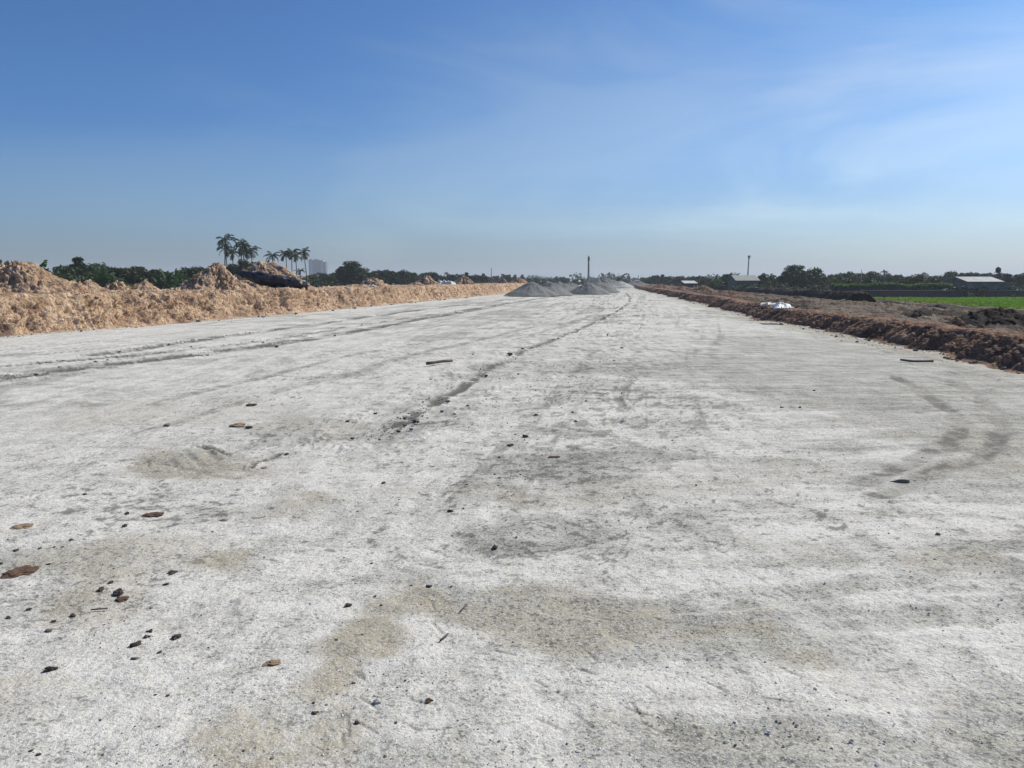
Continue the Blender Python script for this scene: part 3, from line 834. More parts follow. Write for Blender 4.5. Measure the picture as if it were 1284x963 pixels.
LZ = 1.16
def on_bank(px, back, z=LZ):
    """point on the left bank's top, `back` metres behind its front edge, seen at column px"""
    lo, hi = 8.0, 132.0
    for _ in range(50):
        y = (lo + hi) / 2
        if (float(XL(y)) - .9 - back) / y < (px - 642.0) / FPX: lo = y
        else: hi = y
    return float(XL(y)) - .9 - back, y
def bank_mound(px, top, half, back, label, seed, ry=None, **kw):
    x, y = on_bank(px, back)
    zt = at(px, top, y)[2]; r = half * y / FPX
    return mound('earth_mound', x, y, LZ - .06, r, ry or r * .8, zt - LZ + .04, M['tan_soil'], label, 'earth mound', seed, rot=R(70) if ry else 0, **kw)
bank_mound(22, 322, 92, 2.6, 'tallest broad heap of pale tan clods at the near end of the tan bank', 301, cl=.13, power=1.15)
bank_mound(-70, 326, 80, 3.0, 'tan clod heap beside the tallest heap, mostly beyond the picture edge', 302, cl=.13)
bank_mound(115, 352, 40, 1.8, 'low spread of tan clods just past the tallest heap', 303, cl=.10)
bank_mound(150, 353, 30, 1.9, 'middle of the low tan clod heaps between the two big mounds', 304, cl=.10)
bank_mound(186, 350, 26, 1.7, 'small pointed tan clod heap in front of the banana plants', 305, cl=.10)
bank_mound(275, 332, 56, 2.0, 'steep tan clod mound at the upper end of the black plastic roll', 306, cl=.12)
bank_mound(222, 361, 30, 1.6, 'flat spill of tan clods before the mound by the palms', 314, cl=.10)
bank_mound(338, 327, 58, 4.0, 'pale tan mound rising behind the long black plastic roll', 307, cl=.10, power=1.05)
bank_mound(468, 347.5, 24, 2.2, 'brownish mound with a white scrap at its foot, past the black bundles', 308, cl=.12)
bank_mound(447, 356, 20, 1.8, 'small spill of brown clods against the mound with the white scrap', 309, cl=.10)
bank_mound(537, 344.5, 18, 2.2, 'pointed tan mound just before the crumpled white sheet', 310, cl=.12)
bank_mound(524, 353, 15, 1.8, 'low brown clods at the near side of the pointed mound', 315, cl=.10)
bank_mound(582, 345, 17, 2.2, 'pointed brown mound just past the crumpled white sheet', 311, cl=.12)
bank_mound(629, 349, 11, 2.0, 'small tan mound near the first grey gravel pile', 312, cl=.10)
bank_mound(606, 355, 14, 2.0, 'low tan clods between the last two pointed mounds', 316, cl=.10)
bank_mound(650, 348.5, 16, 1.4, 'orange earth ridge closing the bank behind the grey gravel piles', 313, cl=.12)

def gravel_pile(px, base, top, half, label, seed, dy=1.0, stain=None, **kw):
    x, y = gp(px, base); r = half * y / FPX; y += r * .75; x = (px - 642) / FPX * y
    zt = at(px, top, y)[2]
    return mound('gravel_pile', x, y, -.02, r, r * dy, zt, M['gravel'], label, 'gravel pile', seed, cl=.016, power=1.0, skirt=.05, res=.09, flat=.22, stain=stain or (lambda P, a, b: 0 * a))
gravel_pile(667, 372, 354.5, 35, 'nearest grey gravel pile, at the end of the tan bank', 401, 1.0)
gravel_pile(688, 371, 355, 31, 'grey gravel pile second in line behind the nearest one', 402, 1.1)
gravel_pile(704, 367.5, 354, 27, 'grey gravel pile in the back of the line beside the tan bank', 403, 1.2)
gravel_pile(716, 365.5, 354.5, 22, 'farthest grey gravel pile of the line, below the row of pale buildings', 404, 1.2)
gravel_pile(738, 369.5, 355, 29, 'front grey gravel pile standing alone in the middle of the road', 405, 1.0)
gravel_pile(748, 367, 353.5, 30, 'mid grey gravel pile directly behind the lone front pile', 406, 1.2)
gravel_pile(757, 361.5, 349, 33, 'tallest gravel pile at the foot of the tall grey mast', 407, 1.0, stain=lambda P, a, b: .5 * sstep(.5, 1, a))
gravel_pile(776, 361, 353.0, 20, 'low whitish gravel spill beside the excavator', 408, 1.4, stain=lambda P, a, b: .9 + 0 * a)
gravel_pile(797, 359.6, 352.2, 20, 'flat greenish grey heap behind the excavator, before the shaded bank', 409, 1.5)

def verge_z(o): return float(np.interp(o, *VERGE_PTS))
def verge_mound(px, py, half, hpx, mat, label, cat, seed, zg=.1, dy=1.0, cl=.07, name='dirt_mound', **kw):
    for _ in range(40):                                   # stand it on the sloping verge
        x, y = gp(px, py, zg); zg += .3 * (verge_z(x - float(XR(y))) - zg)
    r = half * y / FPX; zg += .02
    return mound(name, x, y + r * dy * .5, zg - .05, r, r * dy, hpx * y / FPX + .12, mat, label, cat, seed, cl=cl, **kw)
verge_mound(886, 366.5, 22, 6.5, M['red_soil'], 'reddish dirt mound by the bank opposite the low zinc roof', 'dirt mound', 501, .3, 1.6)
verge_mound(860, 364, 16, 4, M['red_soil'], 'low reddish heap below the white lean-to roof', 'dirt mound', 502, .3, 2)
verge_mound(925, 371, 26, 4, M['red_soil'], 'flat reddish heap below the olive-roofed house', 'dirt mound', 503, .3, 1.6)
verge_mound(832, 361.5, 14, 4, M['red_soil'], 'farthest small reddish heap on the dirt verge', 'dirt mound', 504, .3, 2)
verge_mound(1018, 389, 24, 6, M['verge'], 'brown dirt heap next to the crumpled white sack on the bank', 'dirt mound', 505, .3, 1.2)
verge_mound(1268, 406, 62, 13, M['dark_soil'], 'near heap of dark wet mud at the edge of the rice field', 'mud heap', 506, -.75, .9, .085, 'mud_heap', power=.8)
verge_mound(1184, 392, 34, 7, M['dark_soil'], 'small dark mud heap by the short stake in the verge', 'mud heap', 507, -1.0, 1.0, .07, 'mud_heap')
verge_mound(1126, 385, 36, 6, M['dark_soil'], 'low dark mud heap near the thin stake at the field edge', 'mud heap', 508, -1.0, 1.0, .07, 'mud_heap')
verge_mound(1158, 398, 24, 6, M['dark_soil'], 'dark clods lying in the middle of the brown verge', 'mud heap', 509, -.6, 1.0, .08, 'mud_heap')
verge_mound(1204, 410, 14, 4, M['red_soil'], 'reddish clod pile behind the shaded bank, in front of the dark mud', 'dirt mound', 510, .2, 1.0, .06)
verge_mound(1232, 416, 12, 4, M['red_soil'], 'small reddish clod pile on the bank edge nearest the road bend', 'dirt mound', 511, .3, 1.0, .06)
# long dark spoil ridge in the verge
def spoil_ridge():
    def edge(y): return XR(y) + 22.5
    o = soil_strip('mud_ridge', edge, 1, [(-.6, -1.5), (0, -1.1), (.5, -.3), (1.0, .12), (1.8, .25), (2.6, .0), (3.6, -.9), (4.4, -1.7)], 93, 235, M['dark_soil'],
                   'long dark mud ridge in the verge in front of the fence and trees', 'mud ridge', .28, 83, 44, .16, .0018, kind='thing', wob=.9)
spoil_ridge()

# ------------------------------------------------------------------ TREES AND PLANTS
def leaf_quads(centres, nrm_jit, size, rng, out_dir=None, aspect=1.7):
    """a quad per centre, randomly turned; returns verts (4N,3)"""
    n = len(centres)
    d = rng.normal(0, 1, (n, 3)); d[:, 2] *= .7
    if out_dir is not None: d = d * nrm_jit + out_dir
    d /= np.linalg.norm(d, axis=1, keepdims=True) + 1e-9
    t = np.cross(d, rng.normal(0, 1, (n, 3))); t /= np.linalg.norm(t, axis=1, keepdims=True) + 1e-9
    b = np.cross(d, t)
    s = (size * (.6 + .8 * rng.random(n)))[:, None]
    a_, b_ = t * s * .5 * aspect, b * s * .5
    c = centres
    return np.stack([c - a_, c - b_ * .9, c + a_, c + b_ * .9], 1).reshape(-1, 3)
def make_broadleaf(name, seed, mat, label, cat, H=7., spread=1.0, trunk_f=.28, nclump=26, leaves=110, lsize=.34, droop=0.0, spire=0.0):
    """tree of height H at the origin: tapered trunk with limbs, uneven crown of leaf clumps"""
    rng = np.random.default_rng(seed); rnd = random.Random(seed)
    t = thing(name, (0, 0, 0), label, cat)
    cw = H * .36 * spread
    cz = H * (trunk_f + (1 - trunk_f) * .48)
    pts = []
    tries = 0
    while len(pts) < nclump and tries < 3000:
        tries += 1
        p = rng.uniform(-1, 1, 3)
        rr = np.linalg.norm(p)
        if rr > 1 or rr < .25: continue
        w = 1.0 - .35 * max(0, p[2]) - spire * (p[2] + 1) * .4
        q = np.array([p[0] * cw * w, p[1] * cw * w, cz + p[2] * H * (1 - trunk_f) * .46])
        if all(np.linalg.norm(q - o) > cw * .24 for o in pts): pts.append(q)
    pts = np.array(pts)
    V = []
    for q in pts:
        r = cw * rng.uniform(.24, .44); n = int(leaves * rng.uniform(.6, 1.3))
        d = rng.normal(0, 1, (n, 3)); d /= np.linalg.norm(d, axis=1, keepdims=True)
        rad = r * rng.random(n)[:, None] ** .45
        c = q + d * rad * np.array([1, 1, .72]); c[:, 2] -= droop * np.abs(d[:, 2]) * r
        V.append(leaf_quads(c, .9, np.full(n, lsize), rng, d * .9))
    v = np.concatenate(V); k = v[:, 2].max()
    v[:, 2] *= H / k
    link('crown', mesh_np('crown', v, np.arange(len(v)).reshape(-1, 4), False), mat, t)
    tb = MB(); top = np.array([rng.normal(0, .2), rng.normal(0, .2), cz])
    r0 = H * .022 + .03
    tb.tube([(0, 0, -.4), (top[0] * .2, top[1] * .3, cz * .3), (top[0] * .6, top[1] * .5, cz * .62), tuple(top)], [r0 * 1.35, r0, r0 * .8, r0 * .45], 8)
    for q in pts[:12]:
        s0 = np.array([top[0] * .5, top[1] * .4, cz * rnd.uniform(.38, .75)])
        mid = s0 * .5 + q * .5 + np.array([0, 0, -.08 * H * rnd.random()])
        tb.tube([tuple(s0), tuple(mid), tuple(q)], [r0 * .5, r0 * .3, r0 * .1], 5, False)
    tb.build('trunk', M['bark'], t, True)
    return t
def make_areca(name, seed, H=10.5, label='', nf=12, fl=2.15):
    rng = np.random.default_rng(seed); t = thing(name, (0, 0, 0), label, 'palm tree')
    tb = MB(); bend = rng.normal(0, .25, 2)
    tp = [(bend[0] * s * s, bend[1] * s * s, -.4 + (H - 2.0) * s + .2) for s in np.linspace(0, 1, 7)]
    tb.tube(tp, [.15, .115, .105, .10, .098, .095, .10], 8)
    tb.build('trunk', M['palm_bark'], t, True)
    top = np.array(tp[-1]); cs = MB()
    cs.tube([tuple(top - np.array([0, 0, .02])), tuple(top + np.array([0, 0, .5])), tuple(top + np.array([0, 0, 1.0]))], [.115, .15, .06], 8)
    cs.build('crownshaft', M['leaf_mid'], t, True)
    V = []
    head = top + np.array([0, 0, .8])
    for i in range(nf):
        a = i * 2.4 + rng.normal(0, .35); el = 1.25 - 1.75 * i / nf + rng.normal(0, .1)     # young fronds upright, old ones hanging
        L = fl * rng.uniform(.85, 1.1); n = 17
        p = head.copy(); pts = [p.copy()]; e = el
        for k in range(n):
            p = p + L / n * np.array([math.cos(a) * math.cos(e), math.sin(a) * math.cos(e), math.sin(e)])
            e -= .062 + .055 * k / n + .012 * (1 - el)
            pts.append(p.copy())
        pts = np.array(pts)
        side = np.array([-math.sin(a), math.cos(a), 0])
        for k in range(1, n + 1):
            d = pts[k] - pts[k - 1]; d /= np.linalg.norm(d)
            w = .50 * math.sin(math.pi * min(1, (k + 1.5) / (n + 3))) + .10
            for s_ in (-1, 1):
                tip = pts[k] + s_ * side * w * .62 + d * w * .6 + np.array([0, 0, -w * (.25 + .5 * rng.random())])
                b0, b1 = pts[k - 1] * .62 + pts[k] * .38, pts[k]
                V.append(np.array([b0, b1, tip + d * .05, tip - d * .09]))
    v = np.concatenate(V)
    link('crown', mesh_np('crown', v, np.arange(len(v)).reshape(-1, 4), False), M['leaf_palm'], t)
    return t
def make_banana(name, seed, H=4.6, label=''):
    rng = np.random.default_rng(seed); t = thing(name, (0, 0, 0), label, 'banana plant')
    tb = MB(); V = []
    for (sx, sy, sc) in ((0, 0, 1.0), (.9, .4, .82), (-.7, .6, .75), (.2, -.9, .68)):
        h = H * .50 * sc
        tb.tube([(sx, sy, -.3), (sx * 1.1, sy * 1.1, h * .6), (sx * 1.15, sy * 1.15, h)], [.16 * sc, .12 * sc, .07 * sc], 8)
        for i in range(8):
            a = i * 2.4 + rng.normal(0, .3) + sx * 3; e = 1.35 - 1.0 * i / 8 + rng.normal(0, .1)
            L = H * .5 * sc * rng.uniform(.85, 1.1); n = 12
            p = np.array([sx * 1.15, sy * 1.15, h - .05]); pts = [p.copy()]; ee = e
            for k in range(n):
                p = p + L / n * np.array([math.cos(a) * math.cos(ee), math.sin(a) * math.cos(ee), math.sin(ee)]); ee -= .035 + .11 * k / n
                pts.append(p.copy())
            side = np.array([-math.sin(a), math.cos(a), 0])
            for k in range(2, n + 1):
                f = (k - 1) / n; w = .34 * sc * math.sin(math.pi * min(1, f * .92 + .08)) ** .7 + .02
                d = (pts[k] - pts[k - 1])
                for s_ in (-1, 1):
                    if rng.random() < .06: continue
                    dr = np.array([0, 0, -w * (.25 + .5 * rng.random())])
                    e0 = pts[k - 1] + s_ * side * w + dr; e1 = pts[k] * .97 + pts[k - 1] * .03 + s_ * side * w + dr
                    V.append(np.array([pts[k - 1], pts[k], e1 + d * .15, e0 + d * .12]))
    v = np.concatenate(V)
    link('crown', mesh_np('crown', v, np.arange(len(v)).reshape(-1, 4), False), M['leaf_banana'], t)
    tb.build('stem', M['leaf_olive'], t, True)
    return t
def make_bush(name, seed, mat, label, cat, H=3.0, Wd=2.6, n=1500, ls=.24):
    rng = np.random.default_rng(seed); t = thing(name, (0, 0, 0), label, cat)
    V = []
    for k in range(14):
        q = np.array([rng.normal(0, Wd * .34), rng.normal(0, Wd * .34), H * rng.uniform(.12, .72)])
        m = n // 14; d = rng.normal(0, 1, (m, 3)); d /= np.linalg.norm(d, axis=1, keepdims=True)
        V.append(leaf_quads(q + d * (H * .25 * rng.random(m) ** .45)[:, None], .9, np.full(m, ls), rng, d * .8))
    v = np.concatenate(V); v[:, 2] = np.maximum(v[:, 2], .0) * H / v[:, 2].max()
    link('foliage', mesh_np('foliage', v, np.arange(len(v)).reshape(-1, 4), False), mat, t)
    tb = MB()
    for k in range(6):
        a = k * 1.05; tb.tube([(0, 0, -.3), (.3 * math.cos(a), .3 * math.sin(a), H * .3), (.6 * Wd * .4 * math.cos(a), .6 * Wd * .4 * math.sin(a), H * .7)], [.05, .035, .012], 5)
    tb.build('stem', M['bark'], t, True)
    return t
def place_first_or_dup(proto, used, **kw):
    """the first use moves the prototype itself, later ones copy it"""
    if proto.name not in used:
        used.add(proto.name)
        proto.location = kw['loc']; proto.rotation_euler = (0, 0, kw['rz']); proto.scale = kw['scale']
        proto['label'] = kw['label']
        if kw.get('group'): proto['group'] = kw['group']
        return proto
    return dup(proto, kw['loc'], kw['rz'], kw['scale'], kw['label'], None, kw.get('group'))
USED = set()
PH = {}
def proto(key, o, H): PH[key] = (o, H)
proto('round', make_broadleaf('broadleaf_tree', 1, M['leaf_dark'], 'x', 'tree', 7, 1.0), 7)
proto('wide', make_broadleaf('broadleaf_tree', 2, M['leaf_dark'], 'x', 'tree', 7, 1.35, .18, 34, 105), 7)
proto('loose', make_broadleaf('broadleaf_tree', 3, M['leaf_mid'], 'x', 'tree', 7, 1.05, .22, 20, 90), 7)
proto('tall', make_broadleaf('broadleaf_tree', 4, M['leaf_dark'], 'x', 'tree', 8, .68, .2, 24, 90, .32, 0, .4), 8)
proto('olive', make_broadleaf('broadleaf_tree', 5, M['leaf_olive'], 'x', 'tree', 6, 1.15, .15, 26, 95, .3), 6)
proto('big', make_broadleaf('broadleaf_tree', 6, M['leaf_dark'], 'x', 'tree', 9, 1.25, .12, 46, 150, .34), 9)
proto('low', make_broadleaf('broadleaf_tree', 7, M['leaf_mid'], 'x', 'tree', 5, 1.5, .10, 30, 90, .30), 5)
proto('areca', make_areca('areca_palm', 11, 10.5), 10.5)
proto('areca_b', make_areca('areca_palm', 12, 10.5, nf=13, fl=2.0), 10.5)
proto('areca_c', make_areca('areca_palm', 13, 10.5, nf=11, fl=2.25), 10.5)
proto('banana', make_banana('banana_plant', 21, 4.6), 4.6)
proto('banana_b', make_banana('banana_plant', 22, 4.6), 4.6)
proto('bush', make_bush('bush', 31, M['leaf_mid'], 'x', 'bush'), 3.0)
proto('bush_olive', make_bush('bush', 32, M['leaf_olive'], 'x', 'bush', 2.6, 3.0), 2.6)
_rt = random.Random(77)
def plant(key, px, top, Y, label, group=None, wide=1.0, zb=None):
    p, H = PH[key]
    x, y, zt = at(px, top, Y)
    zb = (-1.05 if x < (float(XL(Y)) + float(XR(Y))) / 2 else -1.6) if zb is None else zb
    s = max(.15, (zt - zb) / H)
    return place_first_or_dup(p, USED, loc=(x, y, zb), rz=_rt.uniform(0, 6.28), scale=(s * wide, s * wide, s), label=label, group=group)

# left side: named ones
plant('areca', 279, 290, 150, 'tallest areca palm, at the near edge of the palm clump')
plant('areca_b', 284, 303, 152, 'areca palm half hidden behind the tallest palm of the clump')
plant('areca_c', 297, 296, 148, 'second tallest areca palm, in the middle of the clump')
plant('areca_b', 290, 309, 155, 'short dark areca palm between the two tallest palms')
plant('areca', 305, 301, 151, 'areca palm just past the second tallest palm of the clump')
plant('areca_c', 315, 305, 156, 'areca palm with spreading head at the far edge of the dense clump')
plant('areca_b', 309, 308, 158, 'short areca palm crowded behind the far side of the dense clump')
plant('areca_c', 345, 313, 150, 'lone drooping areca palm standing behind the pale mound and black roll')
plant('areca_b', 359, 311, 153, 'first of the four slim areca palms past the pale mound')
plant('areca', 364.5, 309, 156, 'second slim areca palm, touching the first of the four')
plant('areca_b', 371, 313, 151, 'third slim areca palm, with a broad ragged head')
plant('areca_c', 384, 308, 149, 'slim areca palm standing clear of the others beside the distant tower')
plant('areca', 376, 335, 160, 'young short areca palm under the slim palms', wide=1.3)
plant('banana', 330, 320, 135, 'banana plant behind the top of the pale mound by the palms')
plant('olive', 312, 324, 140, 'bushy tree at the foot of the dense palm clump')
plant('low', 292, 330, 143, 'leafy thicket tree under the tallest palms')
plant('banana_b', 45, 315, 60, 'banana plant rising behind the tallest tan clod heap')
plant('bush', 5, 324, 62, 'dark bush behind the near shoulder of the tallest clod heap')
plant('tall', 97, 321, 120, 'dark upright tree standing out above the bushes past the tallest heap')
plant('banana', 130, 325, 110, 'large banana plant beside the dark upright tree')
plant('banana_b', 208, 331, 112, 'banana clump with upright leaves, halfway to the palms')
plant('banana', 222, 334, 118, 'second banana clump, just past the upright-leaved one')
plant('big', 440, 326, 190, 'broad dark tree rising highest past the distant tower')
plant('tall', 428, 333, 188, 'narrow tree against the near flank of the broad dark tree')
plant('round', 480, 337, 210, 'rounded tree next to the broad dark tree')
plant('wide', 503, 337, 215, 'wide rounded tree in the middle of the far row behind the tan bank')
plant('areca_c', 558, 340, 230, 'small palm poking above the far row behind the white sheet')
plant('tall', 585, 341, 240, 'narrow tree above the far row behind the pointed brown mound')
G1 = 'trees filling the row behind the tan bank'
LG1 = 'leafy green tree in the dense row behind the tan bank'
for i, (px, top, Y, k) in enumerate([(75, 333, 115, 'low'), (88, 331, 118, 'round'), (108, 330, 122, 'loose'), (118, 329, 125, 'olive'), (142, 333, 120, 'olive'), (152, 335, 118, 'low'), (162, 333, 124, 'olive'),
        (174, 334, 126, 'loose'), (186, 334, 122, 'olive'), (196, 338, 125, 'low'), (228, 337, 130, 'loose'), (238, 334, 132, 'round'), (250, 332, 136, 'wide'), (262, 336, 140, 'round'), (270, 338, 140, 'low'),
        (392, 343, 190, 'olive'), (402, 341, 200, 'loose'), (412, 342, 196, 'olive'), (420, 341, 198, 'round'), (452, 334, 200, 'wide'), (462, 340, 205, 'round'), (471, 338, 208, 'loose'), (490, 338, 212, 'round'),
        (513, 340, 222, 'round'), (522, 343, 226, 'wide'), (530, 342, 230, 'loose'), (541, 340, 232, 'round'), (550, 343, 236, 'wide'), (566, 343, 238, 'round'), (575, 343, 240, 'loose'), (594, 344, 245, 'wide'),
        (604, 344, 250, 'round'), (382, 345, 180, 'bush_olive'), (396, 350, 170, 'bush'), (412, 350, 172, 'bush'), (60, 336, 116, 'bush'), (30, 338, 112, 'low'), (355, 341, 165, 'olive'), (340, 342, 165, 'low')]):
    plant(k, px, top, Y, LG1, G1, 1.15)
G2 = 'far trees behind the gravel piles'
LG2 = 'small hazy tree in the far line behind the gravel piles'
for i, (px, top, k) in enumerate([(583, 343, 'round'), (590, 345, 'wide'), (606, 342.5, 'tall'), (613, 346, 'wide'), (622, 345, 'round'), (630, 343, 'tall'), (636, 343.5, 'round'), (646, 344, 'tall'), (655, 344, 'tall'), (641, 347, 'wide'), (652, 347.5, 'low'), (664, 348, 'wide'),
        (672, 348, 'round'), (681, 349, 'wide'), (690, 349, 'low'), (698, 346, 'tall'), (705, 346.5, 'round'), (710, 348, 'round'), (722, 349, 'wide'), (730, 349, 'tall'), (763, 348.5, 'tall'), (782, 349.5, 'round'), (790, 351, 'low')]):
    plant(k, px, top, 330 + 6 * (i % 9), LG2, G2, 1.1)
# right side
plant('big', 998, 331, 165, 'largest spreading tree on the rice field side, standing alone in height', wide=1.05)
plant('wide', 1018, 334, 168, 'broad crown merged with the largest spreading tree')
plant('round', 913, 342, 190, 'round dark tree beside the olive-roofed house')
plant('banana', 897, 342, 185, 'ragged dark palm-like plant between the low white roof and the olive-roofed house')
plant('loose', 957, 342, 175, 'tree with a ragged top just past the olive-roofed house')
plant('areca_b', 1110, 337, 200, 'dark pointed palm above the vine-topped fence')
plant('wide', 1148, 344, 195, 'wide dark tree behind the field wall before the shed roof')
plant('areca_c', 1168, 347, 185, 'small palm beside the shed with the pale roof')
plant('round', 1238, 341, 205, 'round tree behind the shed, next to the water tank')
plant('tall', 1266, 343, 175, 'dark pointed tree past the water tank')
plant('round', 1283, 342, 180, 'dark tree cut by the picture edge behind the brick wall')
plant('banana', 1249, 354, 145, 'dark banana plant against the end of the pale-roofed shed')
G3 = 'trees along the far side of the rice field'
LG3 = 'dark leafy tree in the line beyond the verge and rice field'
for i, (px, top, Y, k) in enumerate([(808, 348, 330, 'round'), (815, 346, 300, 'wide'), (822, 345, 290, 'round'), (831, 344, 280, 'tall'), (838, 345, 275, 'round'), (846, 346, 270, 'loose'), (852, 346, 262, 'round'), (864, 348, 258, 'wide'),
        (872, 346, 250, 'round'), (880, 345, 240, 'loose'), (889, 347, 232, 'wide'), (904, 348, 215, 'round'), (946, 350, 185, 'low'), (968, 346, 185, 'loose'), (976, 349, 178, 'wide'), (986, 345, 180, 'round'), (1030, 347, 178, 'olive'),
        (1042, 345, 188, 'loose'), (1052, 343, 192, 'olive'), (1062, 341, 196, 'round'), (1072, 343, 198, 'olive'), (1083, 344, 200, 'loose'), (1092, 343, 204, 'olive'), (1101, 344, 206, 'round'), (1120, 345, 202, 'olive'), (1131, 347, 198, 'loose'),
        (1140, 348, 196, 'round'), (1158, 346, 192, 'loose'), (1176, 346, 196, 'wide'), (1186, 347, 200, 'round'), (1195, 343, 205, 'wide'), (1213, 345, 210, 'round'), (1226, 345, 208, 'loose'), (1246, 347, 200, 'olive'), (1257, 347, 195, 'round'),
        (1275, 347, 185, 'loose'), (1296, 343, 180, 'wide'), (1310, 345, 178, 'round'), (935, 354, 168, 'bush'), (948, 357, 160, 'bush_olive'), (960, 355, 158, 'bush'), (972, 354, 156, 'bush_olive'), (984, 354, 158, 'bush'), (1002, 357, 150, 'bush_olive'),
        (1016, 356, 152, 'bush'), (1030, 356, 150, 'bush_olive'), (890, 355, 200, 'bush'), (902, 354, 190, 'bush'), (1262, 356, 145, 'bush_olive'), (1276, 357, 144, 'bush'), (1240, 358, 143, 'bush_olive'), (1215, 360, 138.6, 'bush'), (1204, 357, 138.8, 'bush_olive'), (1232, 356, 138.7, 'bush'), (1253, 358, 138.9, 'bush_olive'), (1090, 349, 150, 'loose'), (1122, 350, 152, 'round'), (1150, 350, 150, 'olive'), (1170, 351, 151, 'low'), (1060, 349, 152, 'wide'), (850, 354, 240, 'bush'), (836, 354, 260, 'bush'), (822, 354.5, 280, 'bush_olive')]):
    up = _rt.uniform(-.5, 6.0) if (px > 1025 and not k.startswith('bush')) else _rt.uniform(-.5, 1.5)
    plant(k, px, top - up, Y, LG3, G3, _rt.uniform(.95, 1.3))
# far woods closing the view
def far_woods():
    rng = np.random.default_rng(99); V = []
    for k in range(420):
        a = rng.uniform(-.85, .85); Y = rng.uniform(520, 1400); x = a * Y
        h = rng.uniform(4.5, 9.5); w = rng.uniform(5, 13)
        n = 60; d = rng.normal(0, 1, (n, 3)); d /= np.linalg.norm(d, axis=1, keepdims=True)
        c = np.array([x, Y, h * .5 - 1.2]) + d * rng.random(n)[:, None] ** .4 * np.array([w, w * .6, h * .5])
        V.append(leaf_quads(c, .9, np.full(n, 1.9), rng, d * .8))
    v = np.concatenate(V); v[:, 2] = np.maximum(v[:, 2], -1.6)
    o = link('woods', mesh_np('woods', v, np.arange(len(v)).reshape(-1, 4), False), M['leaf_dark'])
    tag(o, 'far hazy belt of woods along the horizon', 'woods', kind='stuff')
far_woods()

# ------------------------------------------------------------------ BUILDINGS, WALL, FENCE
def gable_house(name, px0, px1, eave, ridge, Y, zb, depth, label, wallm, roofm, over=.35, rz=0.0, windows=(), cat='house', chimney=False, ridge_along=True):
    xc = ((px0 + px1) / 2 - 642) / FPX * Y; w = (px1 - px0) * Y / FPX
    ze, zr = at(0, eave, Y)[2] - zb, at(0, ridge, Y)[2] - zb
    t = thing(name, (xc, Y, zb), label, cat, None, rz)
    m = MB(); hw, hd = w / 2 - over, depth / 2
    v = [(-hw, -hd, -.3), (hw, -hd, -.3), (hw, hd, -.3), (-hw, hd, -.3), (-hw, -hd, ze - .05), (hw, -hd, ze - .05), (hw, hd, ze - .05), (-hw, hd, ze - .05), (-hw, 0, zr - .12), (hw, 0, zr - .12)]
    m.add(v, [[0, 1, 5, 4], [2, 3, 7, 6], [3, 0, 4, 7], [1, 2, 6, 5]], [[7, 4, 8], [5, 6, 9]])
    m.build('wall', wallm, t)
    r = MB()
    hw2, hd2 = w / 2, depth / 2 + over; sl = (zr - ze) / (depth / 2); zl = ze - over * sl
    for s in (-1, 1):
        nseg = max(8, int(w / .35)); xs = np.linspace(-hw2, hw2, nseg * 2 + 1); vs = []
        for i, x in enumerate(xs):
            b = .025 * (i % 2)
            vs += [(x, s * hd2, zl + b), (x, 0, zr + b + .002 * s), (x, s * hd2, zl + b - .05), (x, 0, zr + b - .05)]
        q = []
        for i in range(len(xs) - 1):
            a, b = 4 * i, 4 * i + 4
            q += [[a, b, b + 1, a + 1], [a + 2, a + 3, b + 3, b + 2], [a, a + 2, b + 2, b]]
        q += [[0, 1, 3, 2], [4 * (len(xs) - 1), 4 * (len(xs) - 1) + 2, 4 * (len(xs) - 1) + 3, 4 * (len(xs) - 1) + 1]]
        r.add(vs, q)
    r.build('roof', roofm, t)
    for (wx, wz, ww, wh) in windows:
        wb = MB(); wb.box((wx, -hd - .02, wz), (ww, .06, wh)); win = wb.build('window', M['glass'], t)
        fb = MB()
        for sx in (-1, 1): fb.box((wx + sx * (ww / 2 + .03), -hd - .04, wz), (.06, .09, wh + .12))
        for sz in (-1, 1): fb.box((wx, -hd - .042, wz + sz * (wh / 2 + .03)), (ww, .09, .06))
        fb.build('frame', M['concrete'], win)
    return t
shed = gable_house('shed', 1192, 1237, 352.6, 347.0, 142, -1.6, 7.5, 'grey shed with a pale corrugated roof behind the brick wall', M['wall_grey'], M['roof_grey'], windows=[(-1.2, 1.5, .9, .8), (1.4, 1.4, .8, .8)], cat='shed')
an = MB(); xa = (1241 - 642) / FPX * 142
an.box((xa - shed.location.x, -1.5, 1.15), (2.4, 4.0, 2.7)); an.build('annex', M['wall_grey'], shed)
an = MB(); an.box((xa - shed.location.x + .1, -1.7, 2.62), (3.0, 4.8, .08), 0, R(-4)); an.build('annex_roof', M['roof_grey'], shed)
gable_house('house', 914, 944, 351.2, 345.2, 176, -1.6, 7.0, 'green walled house with a faded olive roof', M['wall_green'], M['roof_olive'], windows=[(-1.2, 1.6, .9, 1.0), (1.2, 1.6, .9, 1.0)])
